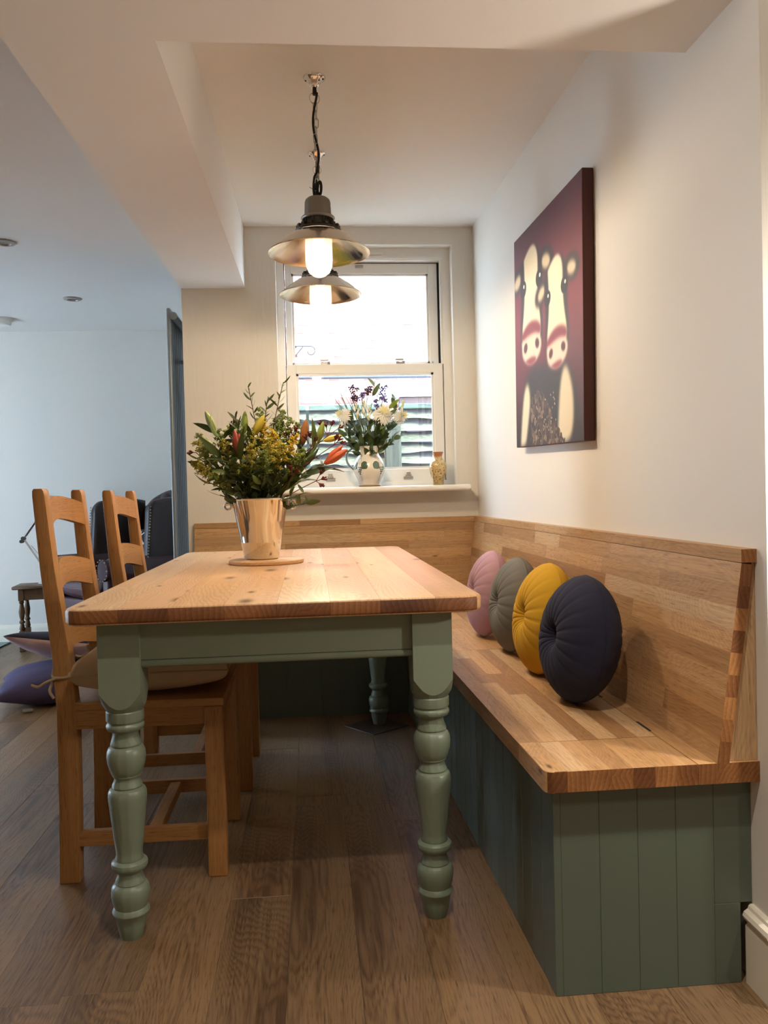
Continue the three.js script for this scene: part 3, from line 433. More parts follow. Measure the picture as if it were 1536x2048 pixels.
{
  const defs = [['pink', 0xae8792, [0.652, 0.622, -3.06], 0.160, 0.14, 0.02, 0.16, 'dusty pink pleated round cushion, half hidden behind the tabletop corner'], ['grey', 0x6e6c67, [0.672, 0.622, -2.735], 0.158, 0.145, 0.02, 0.14, 'warm grey pleated round cushion between the pink and mustard ones'], ['mustard', 0xcc9c1c, [0.676, 0.624, -2.40], 0.164, 0.15, 0.02, 0.17, 'mustard yellow pleated round cushion leaning on the bench back'], ['navy', 0x22243a, [0.672, 0.622, -2.06], 0.162, 0.165, 0.06, 0.16, 'dark navy pleated round cushion, the one by the bench hinges']];
  for (const [, c, p, r, t, yaw, lean, label] of defs) {
    const g = thing('round_cushion', label, 'cushion', p, 0, 'round pleated cushions on the bench'); g.rotation.set(0, -Math.PI / 2 + yaw, 0); g.rotation.order = 'YXZ'; g.rotation.x = -lean;
    const m = fabric(c, { sheen: 0.12 }); part('cover', pleated(r, t), m, g); part('button', [T(new THREE.SphereGeometry(0.011, 14, 10), 0, 0, t * 0.255, 0, 0, 0, [1, 1, 0.5])], m, g);
    part('edge_seam', new THREE.TorusGeometry(r * 0.995, 0.0022, 6, 96), m, g);
  }
}
// ------------------------------------------------------------------ painting
{
  const w = 512, cv = document.createElement('canvas'); cv.width = cv.height = w; const c = cv.getContext('2d');
  let gd = c.createLinearGradient(0, 0, 0, w); gd.addColorStop(0, '#56202a'); gd.addColorStop(0.45, '#78202c'); gd.addColorStop(0.8, '#4c2029'); gd.addColorStop(1, '#2a2224'); c.fillStyle = gd; c.fillRect(0, 0, w, w);
  const blob = (x, y, rx, ry, rot, col2, blur = 0) => { c.save(); c.translate(x, y); c.rotate(rot); if (blur) c.filter = 'blur(' + blur + 'px)'; c.fillStyle = col2; c.beginPath(); c.ellipse(0, 0, rx, ry, 0, 0, Math.PI * 2); c.fill(); c.restore(); };
  const shape = (pts, col2, blur = 0) => { c.save(); if (blur) c.filter = 'blur(' + blur + 'px)'; c.fillStyle = col2; c.beginPath(); c.moveTo(...pts[0]); for (let i = 1; i < pts.length; i++) { const [x, y] = pts[i], [nx, ny] = pts[(i + 1) % pts.length]; c.quadraticCurveTo(x, y, (x + nx) / 2, (y + ny) / 2); } c.closePath(); c.fill(); c.restore(); };
  // plain generic cattle: bodies, necks, heads, ears
  shape([[20, 512], [60, 380], [120, 330], [230, 330], [330, 350], [420, 340], [470, 400], [500, 512]], '#2c2624', 10);
  shape([[40, 512], [62, 400], [110, 352], [140, 400], [110, 470], [90, 512]], '#d9cdb0', 7); shape([[345, 512], [355, 400], [400, 340], [450, 400], [455, 470], [430, 512]], '#d9cdb0', 7);
  const cow = (x, y, sx, sy, tl) => {
    c.save(); c.translate(x, y); c.rotate(tl); c.scale(sx, sy);
    for (const e of [-1, 1]) { blob(e * 78, -52, 40, 30, e * 0.45, '#2b211f', 6); blob(e * 78, -50, 22, 16, e * 0.45, '#cdbb98', 5); }
    shape([[-58, -80], [0, -125], [58, -80], [56, 20], [64, 110], [40, 156], [-40, 156], [-64, 110], [-56, 20]], '#2b211f', 6);
    shape([[-40, -92], [0, -122], [40, -92], [34, 0], [60, 108], [0, 130], [-60, 108], [-34, 0]], '#e3d8ba', 3);
    blob(-44, -24, 17, 20, 0.2, '#191517', 1); blob(44, -24, 17, 20, -0.2, '#191517', 1); blob(-40, -30, 4, 5, 0, '#e9e4d6'); blob(48, -30, 4, 5, 0, '#e9e4d6');
    shape([[-62, 92], [-30, 62], [30, 62], [62, 92], [0, 122]], '#7c2f36', 4); shape([[-56, 100], [0, 86], [56, 100], [52, 146], [0, 166], [-52, 146]], '#dcc9b4', 4);
    blob(-32, 118, 10, 12, 0.5, '#4b2225', 2); blob(32, 118, 10, 12, -0.5, '#4b2225', 2); shape([[-34, 150], [0, 142], [34, 150], [0, 166]], '#8a4046', 3); c.restore();
  };
  cow(150, 160, 1.55, 1.0, 0.02); cow(342, 215, 1.35, 0.86, -0.04);
  for (let i = 0; i < 420; i++) { const t = rnd(), a = rnd(), x = 150 + (a - 0.5) * 2 * (40 + 90 * t) + 70 * t + 40, y = 395 + 117 * t; blob(x, y, 4 + 8 * rnd(), 3 + 6 * rnd(), rnd() * 3, ['#4a3930', '#3a2d28', '#5c483b', '#2b2221', '#7a6352'][Math.floor(rnd() * 5)], 0); }
  for (let i = 0; i < 40; i++) blob(150 + rnd() * 190, 400 + rnd() * 110, 1.5 + 2.5 * rnd(), 1 + 1.5 * rnd(), rnd() * 3, '#b9a58e');
  const im = c.getImageData(0, 0, w, w).data, d = new Uint8Array(w * w * 4); for (let y = 0; y < w; y++) for (let x = 0; x < w * 4; x++) d[(w - 1 - y) * w * 4 + x] = im[y * w * 4 + x];
  const tx = new THREE.DataTexture(d, w, w); tx.colorSpace = THREE.SRGBColorSpace; tx.magFilter = THREE.LinearFilter; tx.minFilter = THREE.LinearMipmapLinearFilter; tx.generateMipmaps = true; tx.needsUpdate = true;
  const zc = (-2.437 - 3.262) / 2, L = 0.826, H = 0.812, yc = (1.150 + 1.177 + 1.961 + 1.986) / 4, p = thing('canvas_painting', 'box canvas painting of two pale cattle on a maroon ground', 'painting', [XR - 0.0195, yc, zc]); p.rotation.x = 0.0325;
  const paint = std({ map: tx, roughness: 0.62 }), side = std({ color: hex(0x4f2220), roughness: 0.55 });
  const g = new THREE.PlaneGeometry(L - 0.004, H - 0.004).rotateY(-Math.PI / 2).translate(-0.0176, 0, 0);
  part('canvas_edge', rbox(0.035, H, L, 0.003), side, p); part('painted_front', g, paint, p);
}
// ------------------------------------------------------------------ pendant lamps
{
  const P = thing('pendant_lamp', 'polished dish pendant lamp hung over the near half of the table', 'lamp', [0.045, 1.768, -2.63], 0, 'dish pendant lamps above the table');
  const rim = 0.160;
  // outside of the shade and its polished lining
  part('shade', slathe([[0.060, 0.0655], [0.066, 0.064], [0.090, 0.052], [0.122, 0.030], [0.147, 0.0085], [rim - 0.002, 0.0], [rim, -0.001], [rim + 0.001, -0.003], [rim - 0.001, -0.0045], [rim - 0.004, -0.003], [0.145, 0.006], [0.120, 0.0265], [0.088, 0.0485], [0.064, 0.060], [0.046, 0.0625], [0.046, 0.065]], 72, 0.8), M.polish, P);
  part('gallery', [slathe([[0.072, 0.062], [0.073, 0.067], [0.069, 0.071], [0.058, 0.073], [0.047, 0.075], [0.046, 0.103], [0.040, 0.104]], 48), ...[...Array(16).keys()].map((i) => T(rbox(0.010, 0.012, 0.014, 0.002), Math.cos(i / 16 * 6.2832) * 0.064, 0.077, Math.sin(i / 16 * 6.2832) * 0.064, 0, -i / 16 * 6.2832, 0)), ...[...Array(30).keys()].map((i) => T(box(0.004, 0.024, 0.003), Math.cos(i / 30 * 6.2832) * 0.047, 0.09, Math.sin(i / 30 * 6.2832) * 0.047, 0, -i / 30 * 6.2832, 0))], M.blackMetal, P);
  part('collar', slathe([[0.041, 0.100], [0.051, 0.101], [0.0535, 0.1045], [0.0535, 0.107], [0.051, 0.110], [0.042, 0.112]], 48), M.dullMetal, P);
  part('lamp_cap', slathe([[0.0425, 0.108], [0.0415, 0.13], [0.0405, 0.155], [0.038, 0.163], [0.031, 0.169], [0.014, 0.1715], [0, 0.1715]], 48), std({ color: hex(0x8f8a82), metalness: 0.5, roughness: 0.55 }), P);
  part('glass_jar', slathe([[0.0425, 0.066], [0.043, 0.02], [0.043, -0.028], [0.0405, -0.046], [0.033, -0.062], [0.02, -0.073], [0.008, -0.0775], [0, -0.078], ], 40, 1), phys({ color: hex(0xfff4dd), transmission: 1, thickness: 0, roughness: 0.12, ior: 1.45 }), P);
  const gm = std({ color: hex(0xfff0d0), emissive: WARM2.clone(), emissiveIntensity: 10, roughness: 0.5 });
  const bulb = part('bulb', slathe([[0, -0.060], [0.012, -0.058], [0.024, -0.049], [0.0305, -0.034], [0.031, -0.02], [0.026, -0.002], [0.018, 0.016], [0.0145, 0.03], [0.0145, 0.034], [0, 0.034]], 32, 1), gm, P);
  part('bulb_holder', slathe([[0, 0.064], [0.017, 0.064], [0.0185, 0.06], [0.0185, 0.036], [0.0155, 0.034], [0, 0.034]], 24), std({ color: hex(0xb8ad98), metalness: 0.6, roughness: 0.4 }), P);
  const top = 0.546, chain = sgroup('chain', P);
  // coiled flex on the cap, split pin, ring, chain, flex, rose
  part('flex_knot', [0, 1, 2].map((i) => T(new THREE.TorusGeometry(0.0165, 0.0042, 8, 28), (i - 1) * 0.007, 0.192 + 0.003 * i, (i - 1) * 0.003, 0, Math.PI / 2 - 0.25 + 0.3 * i, 0, [1, 1.25, 1])).concat([tube([[0, 0.168, 0], [0.004, 0.18, 0.004], [-0.006, 0.2, 0]], 0.0045, 12, 8)]), M.cable, P);
  const st = (L, w, r) => { const pts = [], a = L / 2 - w / 2; for (let i = 0; i <= 8; i++) { const t = i / 8 * Math.PI; pts.push(V(Math.cos(t) * w / 2, a + Math.sin(t) * w / 2, 0)); } for (let i = 0; i <= 8; i++) { const t = Math.PI + i / 8 * Math.PI; pts.push(V(Math.cos(t) * w / 2, -a + Math.sin(t) * w / 2, 0)); } return new THREE.TubeGeometry(new THREE.CatmullRomCurve3(pts, true, 'catmullrom', 0.1), 36, r, 6, true); };
  const link = st(0.031, 0.012, 0.0012), yTop = top - 0.082, yBot = 0.222, nl = 10, step = (yTop - yBot) / nl;
  for (let i = 0; i < nl; i++) { const y = yTop - (i + 0.5) * step, m = part('chain_link', link, M.dullMetal, chain, [0.003 * Math.sin(i * 0.9), y, 0.002 * Math.cos(i)], [0, i % 2 ? Math.PI / 2 - 0.3 : 0.25, 0.05 * Math.sin(i * 2)]); }
  part('hanging_ring', T(new THREE.TorusGeometry(0.0165, 0.0016, 8, 32), -0.001, top - 0.066, 0, 0, 0.25, 0), M.chrome, P);
  part('split_pin', [tube([[-0.024, 0.203, 0.004], [-0.012, 0.195, 0.004], [0.004, 0.188, 0.006]], 0.0014, 12, 6), tube([[-0.006, 0.232, 0.003], [0.006, 0.222, 0.004], [0.014, 0.208, 0.004], [0.012, 0.193, 0.004]], 0.0014, 16, 6)], M.chrome, P);
  const fp = []; for (let i = 0; i <= 26; i++) { const t = i / 26, y = top - 0.05 - t * (top - 0.05 - 0.2); fp.push(V(0.0075 * Math.cos(t * 9 + 0.4) + (t > 0.85 ? -0.004 : 0), y, 0.0075 * Math.sin(t * 9 + 0.4))); } part('flex', tube(fp, 0.0037, 90, 8), M.cable, P);
  const rose = sgroup('ceiling_rose', P);
  part('rose_plate', slathe([[0, top + 0.002], [0.0345, top + 0.002], [0.0355, top - 0.002], [0.0335, top - 0.006], [0.026, top - 0.010], [0.021, top - 0.015], [0.0185, top - 0.021], [0.0145, top - 0.027], [0.0105, top - 0.03], [0.0085, top - 0.034], [0, top - 0.036]], 40, 0.8), M.chrome, rose);
  for (const e of [-1, 1]) part('screw', T(new THREE.SphereGeometry(0.004, 10, 8), e * 0.0265, top - 0.0075, 0.006 * e), M.blackMetal, rose);
  part('cord_grip', cyl(0.006, 0.007, 0.024, 12, 0, top - 0.043, 0), M.cable, rose);
  const l = new THREE.PointLight(WARM, BULB); l.position.set(0, -0.02, 0); l.shadow.radius = 1.2; l.castShadow = true; l.name = 'pendant_light'; P.add(l);
  const q = P.clone(); q.name = numbered('pendant_lamp'); q.position.set(0.058, 1.789, -3.26); q.userData = { label: 'polished dish pendant lamp in front of the window, behind its twin', category: 'lamp', group: 'dish pendant lamps above the table' }; scene.add(q);
}
// ------------------------------------------------------------------ lamps of the kitchen behind the camera, lit
{
  const spots = [[0.15, HK, -0.85], [0.15, HK, 0.45], [1.5, HK, 0.2]];
  spots.forEach(([x, y, z]) => {
    const g = thing('downlight', 'lit recessed downlight in the kitchen ceiling', 'light', [x, y, z], 0, 'lit kitchen downlights');
    part('bezel', slathe([[0.034, -0.001], [0.036, -0.006], [0.044, -0.004], [0.046, 0.0], [0.034, 0.0]], 32), M.chrome, g);
    part('bulb', cyl(0.033, 0.033, 0.002, 24, 0, -0.002, 0), std({ color: 0xffffff, emissive: WARM2, emissiveIntensity: 6 }), g);
    const s = new THREE.SpotLight(WARM2, DOWNLIGHT, 0, 1.02, 0.7, 2); s.position.set(0, -0.012, 0); s.target.position.set(0, -2, 0); s.shadow.radius = 1.6; s.castShadow = true; s.name = 'downlight_lamp'; g.add(s); g.add(s.target); s.target.name = 'aim';
  });
  const w = thing('wall_lamp', 'small globe wall lamp round the corner of the kitchen wall', 'lamp', [1.10, 1.08, ZE]);
  part('wall_plate', T(cyl(0.05, 0.05, 0.015, 24), 0, 0, 0.0075, Math.PI / 2), M.chrome, w); part('arm', rod(V(0, 0, 0.01), V(0, 0, 0.15), 0.008), M.chrome, w);
  part('globe_bulb', new THREE.SphereGeometry(0.045, 24, 16).translate(0, 0, 0.19), std({ color: 0xffffff, emissive: WARM, emissiveIntensity: 6 }), w);
  const l = new THREE.PointLight(WARM, CORNER); l.position.set(0, 0, 0.19); l.shadow.radius = 1.5; l.castShadow = true; l.name = 'wall_lamp_light'; w.add(l);
  // unlit fittings in the living-room ceiling
  for (const [x, z, lab] of [[-1.401, -4.046, 'unlit round downlight cut off by the photo edge, above the smoke alarm'], [-1.40, -5.163, 'unlit round downlight in the living room ceiling, beside the radiator top']]) {
    const g = thing('downlight', lab, 'light', [x, HLIV, z], 0, 'unlit living room downlights');
    part('bezel', slathe([[0.03, -0.001], [0.032, -0.009], [0.05, -0.007], [0.055, -0.002], [0.055, 0.0005], [0.03, 0.0005]], 36), M.dullMetal, g); part('lens', slathe([[0, -0.004], [0.03, -0.004], [0.03, -0.001], [0, -0.001]], 24), std({ color: hex(0x55534f), roughness: 0.25 }), g);
  }
  const s = thing('smoke_alarm', 'white smoke alarm on the living room ceiling by the far wall', 'alarm', [-2.01, HLIV, -5.71]);
  part('alarm_base', slathe([[0.07, 0.0005], [0.072, -0.012], [0.068, -0.016], [0, -0.016]], 32), M.white, s); part('alarm_cover', slathe([[0.062, -0.015], [0.06, -0.038], [0.05, -0.046], [0, -0.048]], 32), M.white, s);
}
// ------------------------------------------------------------------ plants: shared makers
function leaf(len, wid, bend = 0.15, fold = 0.25, seg = 6, tipW = 1.4) {
  const pos = [], idx = [], uv = [];
  for (let i = 0; i <= seg; i++) { const t = i / seg, w = wid * Math.pow(Math.sin(Math.PI * Math.pow(t, 0.8)), tipW * 0.6) * (i === seg ? 0 : 1) + (i === 0 ? wid * 0.08 : 0), y = len * t, z = -bend * len * t * t; for (const e of [-1, 0, 1]) { pos.push(e * w / 2, y, z + (e ? fold * w / 2 : 0)); uv.push(e * 0.5 + 0.5, t); } }
  for (let i = 0; i < seg; i++) for (const k of [0, 1]) { const a = i * 3 + k; idx.push(a, a + 1, a + 3, a + 1, a + 4, a + 3); }
  const g = new THREE.BufferGeometry(); g.setAttribute('position', new THREE.Float32BufferAttribute(pos, 3)); g.setAttribute('uv', new THREE.Float32BufferAttribute(uv, 2)); g.setIndex(idx); g.computeVertexNormals(); return g;
}
const leafMat = (c) => phys({ color: hex(c), roughness: 0.55, transmission: 0.25, thickness: 0, side: THREE.DoubleSide });
const LM = { dark: leafMat(0x44562a), mid: leafMat(0x5c7034), olive: leafMat(0x4c563a), lime: leafMat(0x8f9f42), grey: leafMat(0x66786a), deep: leafMat(0x364827) };
const stemMat = std({ color: hex(0x4a5a2a), roughness: 0.7 }), darkStem = std({ color: hex(0x3a2a1e), roughness: 0.7 });
function aim(m, dir, roll = 0) { m.quaternion.setFromUnitVectors(V(0, 1, 0), dir.clone().normalize()); m.rotateY(roll); return m; }
function stemCurve(base, tip, lift = 0.5) { const d = tip.clone().sub(base), mid = base.clone().add(V(d.x * (1 - lift) * 0.7, d.y * 0.5, d.z * (1 - lift) * 0.7)); return new THREE.QuadraticBezierCurve3(base, mid, tip); }
const LEAFG = [leaf(0.085, 0.022), leaf(0.11, 0.03, 0.3), leaf(0.07, 0.016, 0.1), leaf(0.13, 0.026, 0.45), leaf(0.05, 0.012, 0.2)];
function stemThing(name, label, cat, group, base, tip, r, mat, lift) {
  const g = thing(name, label, cat, base.toArray(), 0, group), c = stemCurve(V(0, 0, 0), tip.clone().sub(base), lift); part('stem', new THREE.TubeGeometry(c, 16, r, 6), mat, g); g.userData_curve = c; return [g, c];
}
function addLeaves(g, c, n, t0, t1, geos, mat, spread = 0.9, sc = 1) {
  for (let i = 0; i < n; i++) { const t = t0 + (t1 - t0) * (i + 0.5) / n, p = c.getPoint(t), d = c.getTangent(t), a = i * 2.4 + rnd(), side = V(Math.cos(a), 0.15, Math.sin(a)).normalize(); const dir = d.clone().multiplyScalar(1 - spread * 0.55).add(side.multiplyScalar(spread)).normalize(); const m = part('leaf', pick(geos), Array.isArray(mat) ? pick(mat) : mat, g, p.toArray()); aim(m, dir, rr(0, 6.28)); m.scale.setScalar(sc * rr(0.8, 1.15)); }
}
// lily bud: six ribbed tepals, pointed
function budGeo(L, W) { const na = 24, ns = 12, pos = [], idx = []; for (let i = 0; i <= ns; i++) { const t = i / ns, w = W / 2 * Math.pow(Math.sin(Math.PI * Math.min(1, 0.06 + t * 0.94)), 0.75) * (1 - 0.25 * t) + (i === ns ? 0 : 0.0012); for (let k = 0; k < na; k++) { const a = k / na * Math.PI * 2, q = 1 + 0.09 * Math.cos(a * 6) * Math.sin(Math.PI * t); pos.push(Math.cos(a) * w * q, t * L, Math.sin(a) * w * q); } } for (let i = 0; i < ns; i++) for (let k = 0; k < na; k++) { const a = i * na + k, b = i * na + (k + 1) % na; idx.push(a, a + na, b, b, a + na, b + na); } const g = new THREE.BufferGeometry(); g.setAttribute('position', new THREE.Float32BufferAttribute(pos, 3)); g.setAttribute('uv', new THREE.Float32BufferAttribute(new Float32Array(pos.length / 3 * 2), 2)); g.setIndex(idx); g.computeVertexNormals(); return g; }
const BUD = budGeo(0.085, 0.028), BUDS = budGeo(0.06, 0.02);
const budMats = { green: std({ color: hex(0x7c8b3f), roughness: 0.5 }), red: std({ color: hex(0x8c3a2c), roughness: 0.5 }), orange: std({ color: hex(0xb5532f), roughness: 0.5 }), brown: std({ color: hex(0x8f5a32), roughness: 0.5 }), yellow: std({ color: hex(0xb5a43a), roughness: 0.5 }) };
// ------------------------------------------------------------------ bucket of flowers
const BK = V(-0.180, TH + 0.0145, -2.965);
{
  const tr = solo('round_trivet', wood(toCreasedNormals(lathe([[0, 0], [0.128, 0], [0.1315, 0.003], [0.132, 0.007], [0.130, 0.012], [0.127, 0.014], [0, 0.014]], 72), 0.6), 0, 0.3, 0.9), std({ map: pineTex, color: hex(0xf2e2d0), roughness: 0.55 }), 'round wooden board under the metal bucket', 'trivet'); tr.position.set(-0.163, TH + 0.0003, -2.955);
  const b = thing('metal_bucket', 'polished steel wine bucket full of mixed flowers', 'bucket', BK.toArray());
  part('bucket_body', slathe([[0, 0.001], [0.056, 0], [0.0605, 0.004], [0.0625, 0.012], [0.0633, 0.016], [0.0713, 0.06], [0.0719, 0.0612], [0.0718, 0.0624], [0.0833, 0.125], [0.0839, 0.1262], [0.0838, 0.1275], [0.0985, 0.208], [0.1005, 0.210], [0.1025, 0.2125], [0.1025, 0.215], [0.1005, 0.217], [0.098, 0.2155], [0.0965, 0.208], [0.062, 0.02], [0.058, 0.006], [0, 0.005]], 72, 0.6), std({ color: hex(0xdcdad6), metalness: 1, roughness: 0.07 }), b);
  for (const e of [-1, 1]) { const h = sgroup('handle', b); part('lug', [T(rbox(0.012, 0.026, 0.018, 0.004), e * 0.0995, 0.196, 0, 0, 0, -e * 0.12), T(cyl(0.006, 0.006, 0.022, 12), e * 0.108, 0.198, 0, 0, 0, Math.PI / 2)], M.polish, h); part('ring', T(new THREE.TorusGeometry(0.0125, 0.0042, 10, 24), e * 0.114, 0.190, 0, 0, 0.5 * e, 0), M.polish, h); }
  const soil = part('water', cyl(0.084, 0.084, 0.002, 40, 0, 0.165, 0), phys({ color: hex(0x2a3320), roughness: 0.1 }), b);
  const mouth = (px) => { const a = rnd() * 6.283, r = 0.06 * Math.sqrt(rnd()); return V(BK.x + Math.cos(a) * r + (px || 0), BK.y + 0.168, BK.z + Math.sin(a) * r); };
  const Z = -2.965, tipAt = (px, py, dz = 0) => at(px, py, Z + dz);
  // ruscus-like sprigs reaching highest
  for (const [px, py, dz, lab] of [[496, 772, 0.02, 'tall olive-leaved sprig bending at its tip, highest out of the bucket'], [567, 764, -0.03, 'tall olive-leaved sprig standing before the window frame'], [535, 800, -0.06, 'olive-leaved sprig between the two tallest of the bucket'], [470, 830, 0.04, 'olive-leaved sprig low beside the green lily buds']]) {
    const [g, c] = stemThing('foliage_sprig', lab, 'sprig', 'olive-leaved sprigs in the bucket', mouth(), tipAt(px, py, dz), 0.0016, darkStem, 0.75);
    addLeaves(g, c, 22, 0.45, 1.0, [LEAFG[4], LEAFG[2]], [LM.olive, LM.dark], 0.75, 0.62);
  }
  // lilies: stem, long leaves, buds at the top
  const lilies = [
    [[430, 862], [['green', 418, 838, 0.9]], 'lily stem with one tall green bud at the outer edge of the bucket'],
    [[488, 868], [['green', 490, 828, 0.95], ['green', 447, 862, 0.8]], 'lily stem with two upright green buds above the yellow sprays'],
    [[505, 872], [['yellow', 524, 838, 1.0]], 'lily stem with one pale olive bud beside the yellow sprays'],
    [[478, 912], [['red', 470, 868, 1.05], ['red', 478, 874, 0.9]], 'lily stem with two dark red buds facing the camera'],
    [[430, 905], [['green', 415, 888, 0.9]], 'lily stem with a short green bud low over the bucket side'],
    [[605, 890], [['brown', 611, 848, 1.1]], 'lily stem with a bronze bud before the window glass'],
    [[636, 885], [['green', 645, 850, 0.9], ['yellow', 682, 872, 0.8]], 'lily stem with a green and a yellow bud near the jug'],
    [[648, 928], [['orange', 690, 902, 1.15], ['orange', 683, 893, 0.95]], 'lily stem with two orange-red buds pointing at the jug'],
  ];
  lilies.forEach(([t, buds, lab], i) => {
    const dz = [0.05, -0.02, 0.02, 0.09, 0.08, -0.02, 0.0, 0.03][i], [g, c] = stemThing('lily_stem', lab, 'flower', null, mouth(), tipAt(t[0], t[1], dz), 0.0032, stemMat, 0.5), end = c.getPoint(1);
    for (const [cl, px, py, s] of buds) { const q = tipAt(px, py, dz + 0.01).sub(g.position), dir = q.clone().sub(end); const L = dir.length(); if (L > 0.05) { const st = end.clone().addScaledVector(dir.clone().normalize(), Math.max(0.002, L - 0.078 * s)); part('bud_stalk', rod(end, st, 0.002), stemMat, g); const m = part('bud', BUD, budMats[cl], g, st.toArray()); aim(m, dir, rnd() * 6); m.scale.setScalar(s); } else { const m = part('bud', BUD, budMats[cl], g, end.toArray()); aim(m, dir, rnd() * 6); m.scale.setScalar(s); } }
    addLeaves(g, c, 13, 0.3, 1.0, [LEAFG[0], LEAFG[1], LEAFG[3]], [LM.dark, LM.mid, LM.deep], 0.8, 0.9);
  });
  // goldenrod: plumes of tiny florets
  const floret = new THREE.OctahedronGeometry(0.0024, 0), gold = std({ color: hex(0x9c942f), roughness: 0.8 }), goldG = std({ color: hex(0x6e7c34), roughness: 0.8 }), goldB = std({ color: hex(0xc2a422), roughness: 0.8 });
  const plume = (L, W) => { const l = []; for (let b = 0; b < 13; b++) { const t = b / 13, a = b * 2.4, len = W * (1 - t * 0.75) * rr(0.7, 1.1), y0 = L * t; for (let k = 0; k < 12; k++) { const s = (k + 1) / 12, p = V(Math.cos(a) * len * s, y0 + len * 0.75 * s - len * 0.3 * s * s, Math.sin(a) * len * s); for (let j = 0; j < 3; j++) l.push(T(floret, p.x + rr(-1, 1) * 0.005, p.y + rr(-1, 1) * 0.005, p.z + rr(-1, 1) * 0.005, rnd() * 3, rnd() * 3, 0, rr(0.6, 1.25))); } } return merge(l); };
  const PL = [plume(0.085, 0.036), plume(0.07, 0.03), plume(0.1, 0.034)];
  const gr = [[527, 858, 2, 0], [545, 880, 2, 0.04], [508, 895, 0, 0.06], [535, 905, 0, 0.09], [560, 895, 0, 0.03], [579, 905, 2, 0.05], [552, 850, 1, -0.06], [565, 830, 1, -0.08], [520, 835, 1, -0.07], [405, 905, 0, 0.03], [390, 935, 0, 0.05], [420, 925, 1, 0.07], [450, 900, 0, 0.08], [470, 935, 1, 0.1], [500, 925, 0, 0.1], [530, 935, 1, 0.11], [440, 880, 1, 0.0], [590, 935, 1, 0.06], [595, 860, 1, -0.05], [458, 858, 1, -0.04], [396, 880, 1, -0.02], [415, 950, 0, 0.08], [435, 965, 1, 0.09], [485, 880, 1, 0.02], [560, 915, 0, 0.1], [600, 915, 1, 0.04], [575, 865, 1, -0.02]];
  gr.forEach(([px, py, k, dz], i) => {
    const tip = tipAt(px, py, dz), [g, c] = stemThing('goldenrod_sprig', k === 2 ? ['bright yellow goldenrod head just under the pale olive lily bud', 'bright yellow goldenrod head lowest in the middle of the bucket flowers', '', '', '', 'bright yellow goldenrod head close to the bronze lily bud', 'bright yellow goldenrod head'][i] || 'bright yellow goldenrod head' : 'feathery yellow-green goldenrod spray with tiny florets in the bucket', 'flower', k === 2 ? null : 'yellow-green goldenrod sprays in the bucket', mouth(), tip, 0.0018, stemMat, 0.45);
    const p = c.getPoint(0.82), m = part('plume', PL[i % 3], [gold, goldG, goldB][k], g, p.toArray()); aim(m, c.getTangent(0.9).add(V(0, 0.2, 0)), rnd() * 6); m.scale.setScalar(rr(0.95, 1.25));
    addLeaves(g, c, 9, 0.35, 0.85, [LEAFG[2], LEAFG[4]], [LM.mid, LM.dark], 0.8, 0.8);
  });
  // kangaroo paws: branching dark red stems
  const paw = merge([0, 1, 2, 3, 4].map((i) => { const a = i / 5 * 6.283; return rod(V(0, 0, 0), V(Math.cos(a) * 0.008, 0.018 + 0.006 * Math.sin(i * 2), Math.sin(a) * 0.008), 0.0014, 0.0034, 6); })), red = std({ color: hex(0x5c1a1c), roughness: 0.75 });
  const paws = [[[592, 880], [[580, 862], [592, 858], [570, 868]], 'dark red kangaroo paw close to the bronze lily bud'], [[622, 895], [[620, 868], [612, 876], [630, 880]], 'dark red kangaroo paw between bronze and green lily buds'], [[655, 872], [[640, 846], [652, 850], [665, 845], [684, 852]], 'dark red kangaroo paw spreading toward the jug flowers'], [[668, 890], [[678, 880], [684, 886], [672, 876]], 'dark red kangaroo paw beside the yellow lily bud'], [[632, 962], [[642, 946], [645, 958], [640, 968]], 'dark red kangaroo paw drooping low over the window sill'], [[392, 905], [[385, 905]], 'small dark red kangaroo paw poking out past the radiator'], [[455, 865], [[462, 850], [470, 842]], 'dark red kangaroo paw among the green lily buds'], [[585, 950], [[590, 945], [582, 938]], 'dark red kangaroo paw low at the bucket mouth']];
  paws.forEach(([t, ends, lab], i) => { const dz = [-0.02, 0.03, 0.0, 0.02, 0.05, 0.03, 0.0, 0.08][i], [g, c] = stemThing('kangaroo_paw', lab, 'flower', null, mouth(), tipAt(t[0], t[1], dz), 0.0016, red, 0.5), e = c.getPoint(1); for (const [px, py] of ends) { const q = tipAt(px, py, dz).sub(g.position), d = q.clone().sub(e), st = e.clone().addScaledVector(d, 0.75); part('branch', rod(e, st, 0.0013), red, g); aim(part('paw', paw, red, g, st.toArray()), d, rnd() * 6).scale.setScalar(0.9); } });
  // broad dark foliage round the rim
  const big = [leaf(0.1, 0.035, 0.35, 0.3, 8), leaf(0.12, 0.04, 0.5, 0.3, 8)];
  const fol = [[405, 930, 0.04], [418, 965, 0.08], [440, 990, 0.09], [395, 915, -0.02], [600, 945, 0.03], [612, 985, 0.06], [555, 950, 0.1], [500, 955, 0.11], [470, 965, 0.1], [540, 925, -0.08], [580, 915, -0.08], [480, 910, -0.07], [425, 900, -0.06], [620, 1005, 0.02], [450, 945, 0.1], [525, 965, 0.11]];
  fol.forEach(([px, py, dz]) => { const [g, c] = stemThing('leafy_stem', 'leafy dark green filler stem in the bucket', 'foliage', 'dark green filler stems in the bucket', mouth(), tipAt(px, py, dz), 0.002, stemMat, 0.4); addLeaves(g, c, 10, 0.25, 1, [big[0], LEAFG[0], LEAFG[1], LEAFG[2]], [LM.dark, LM.deep, LM.mid], 0.75, 0.6); });
}
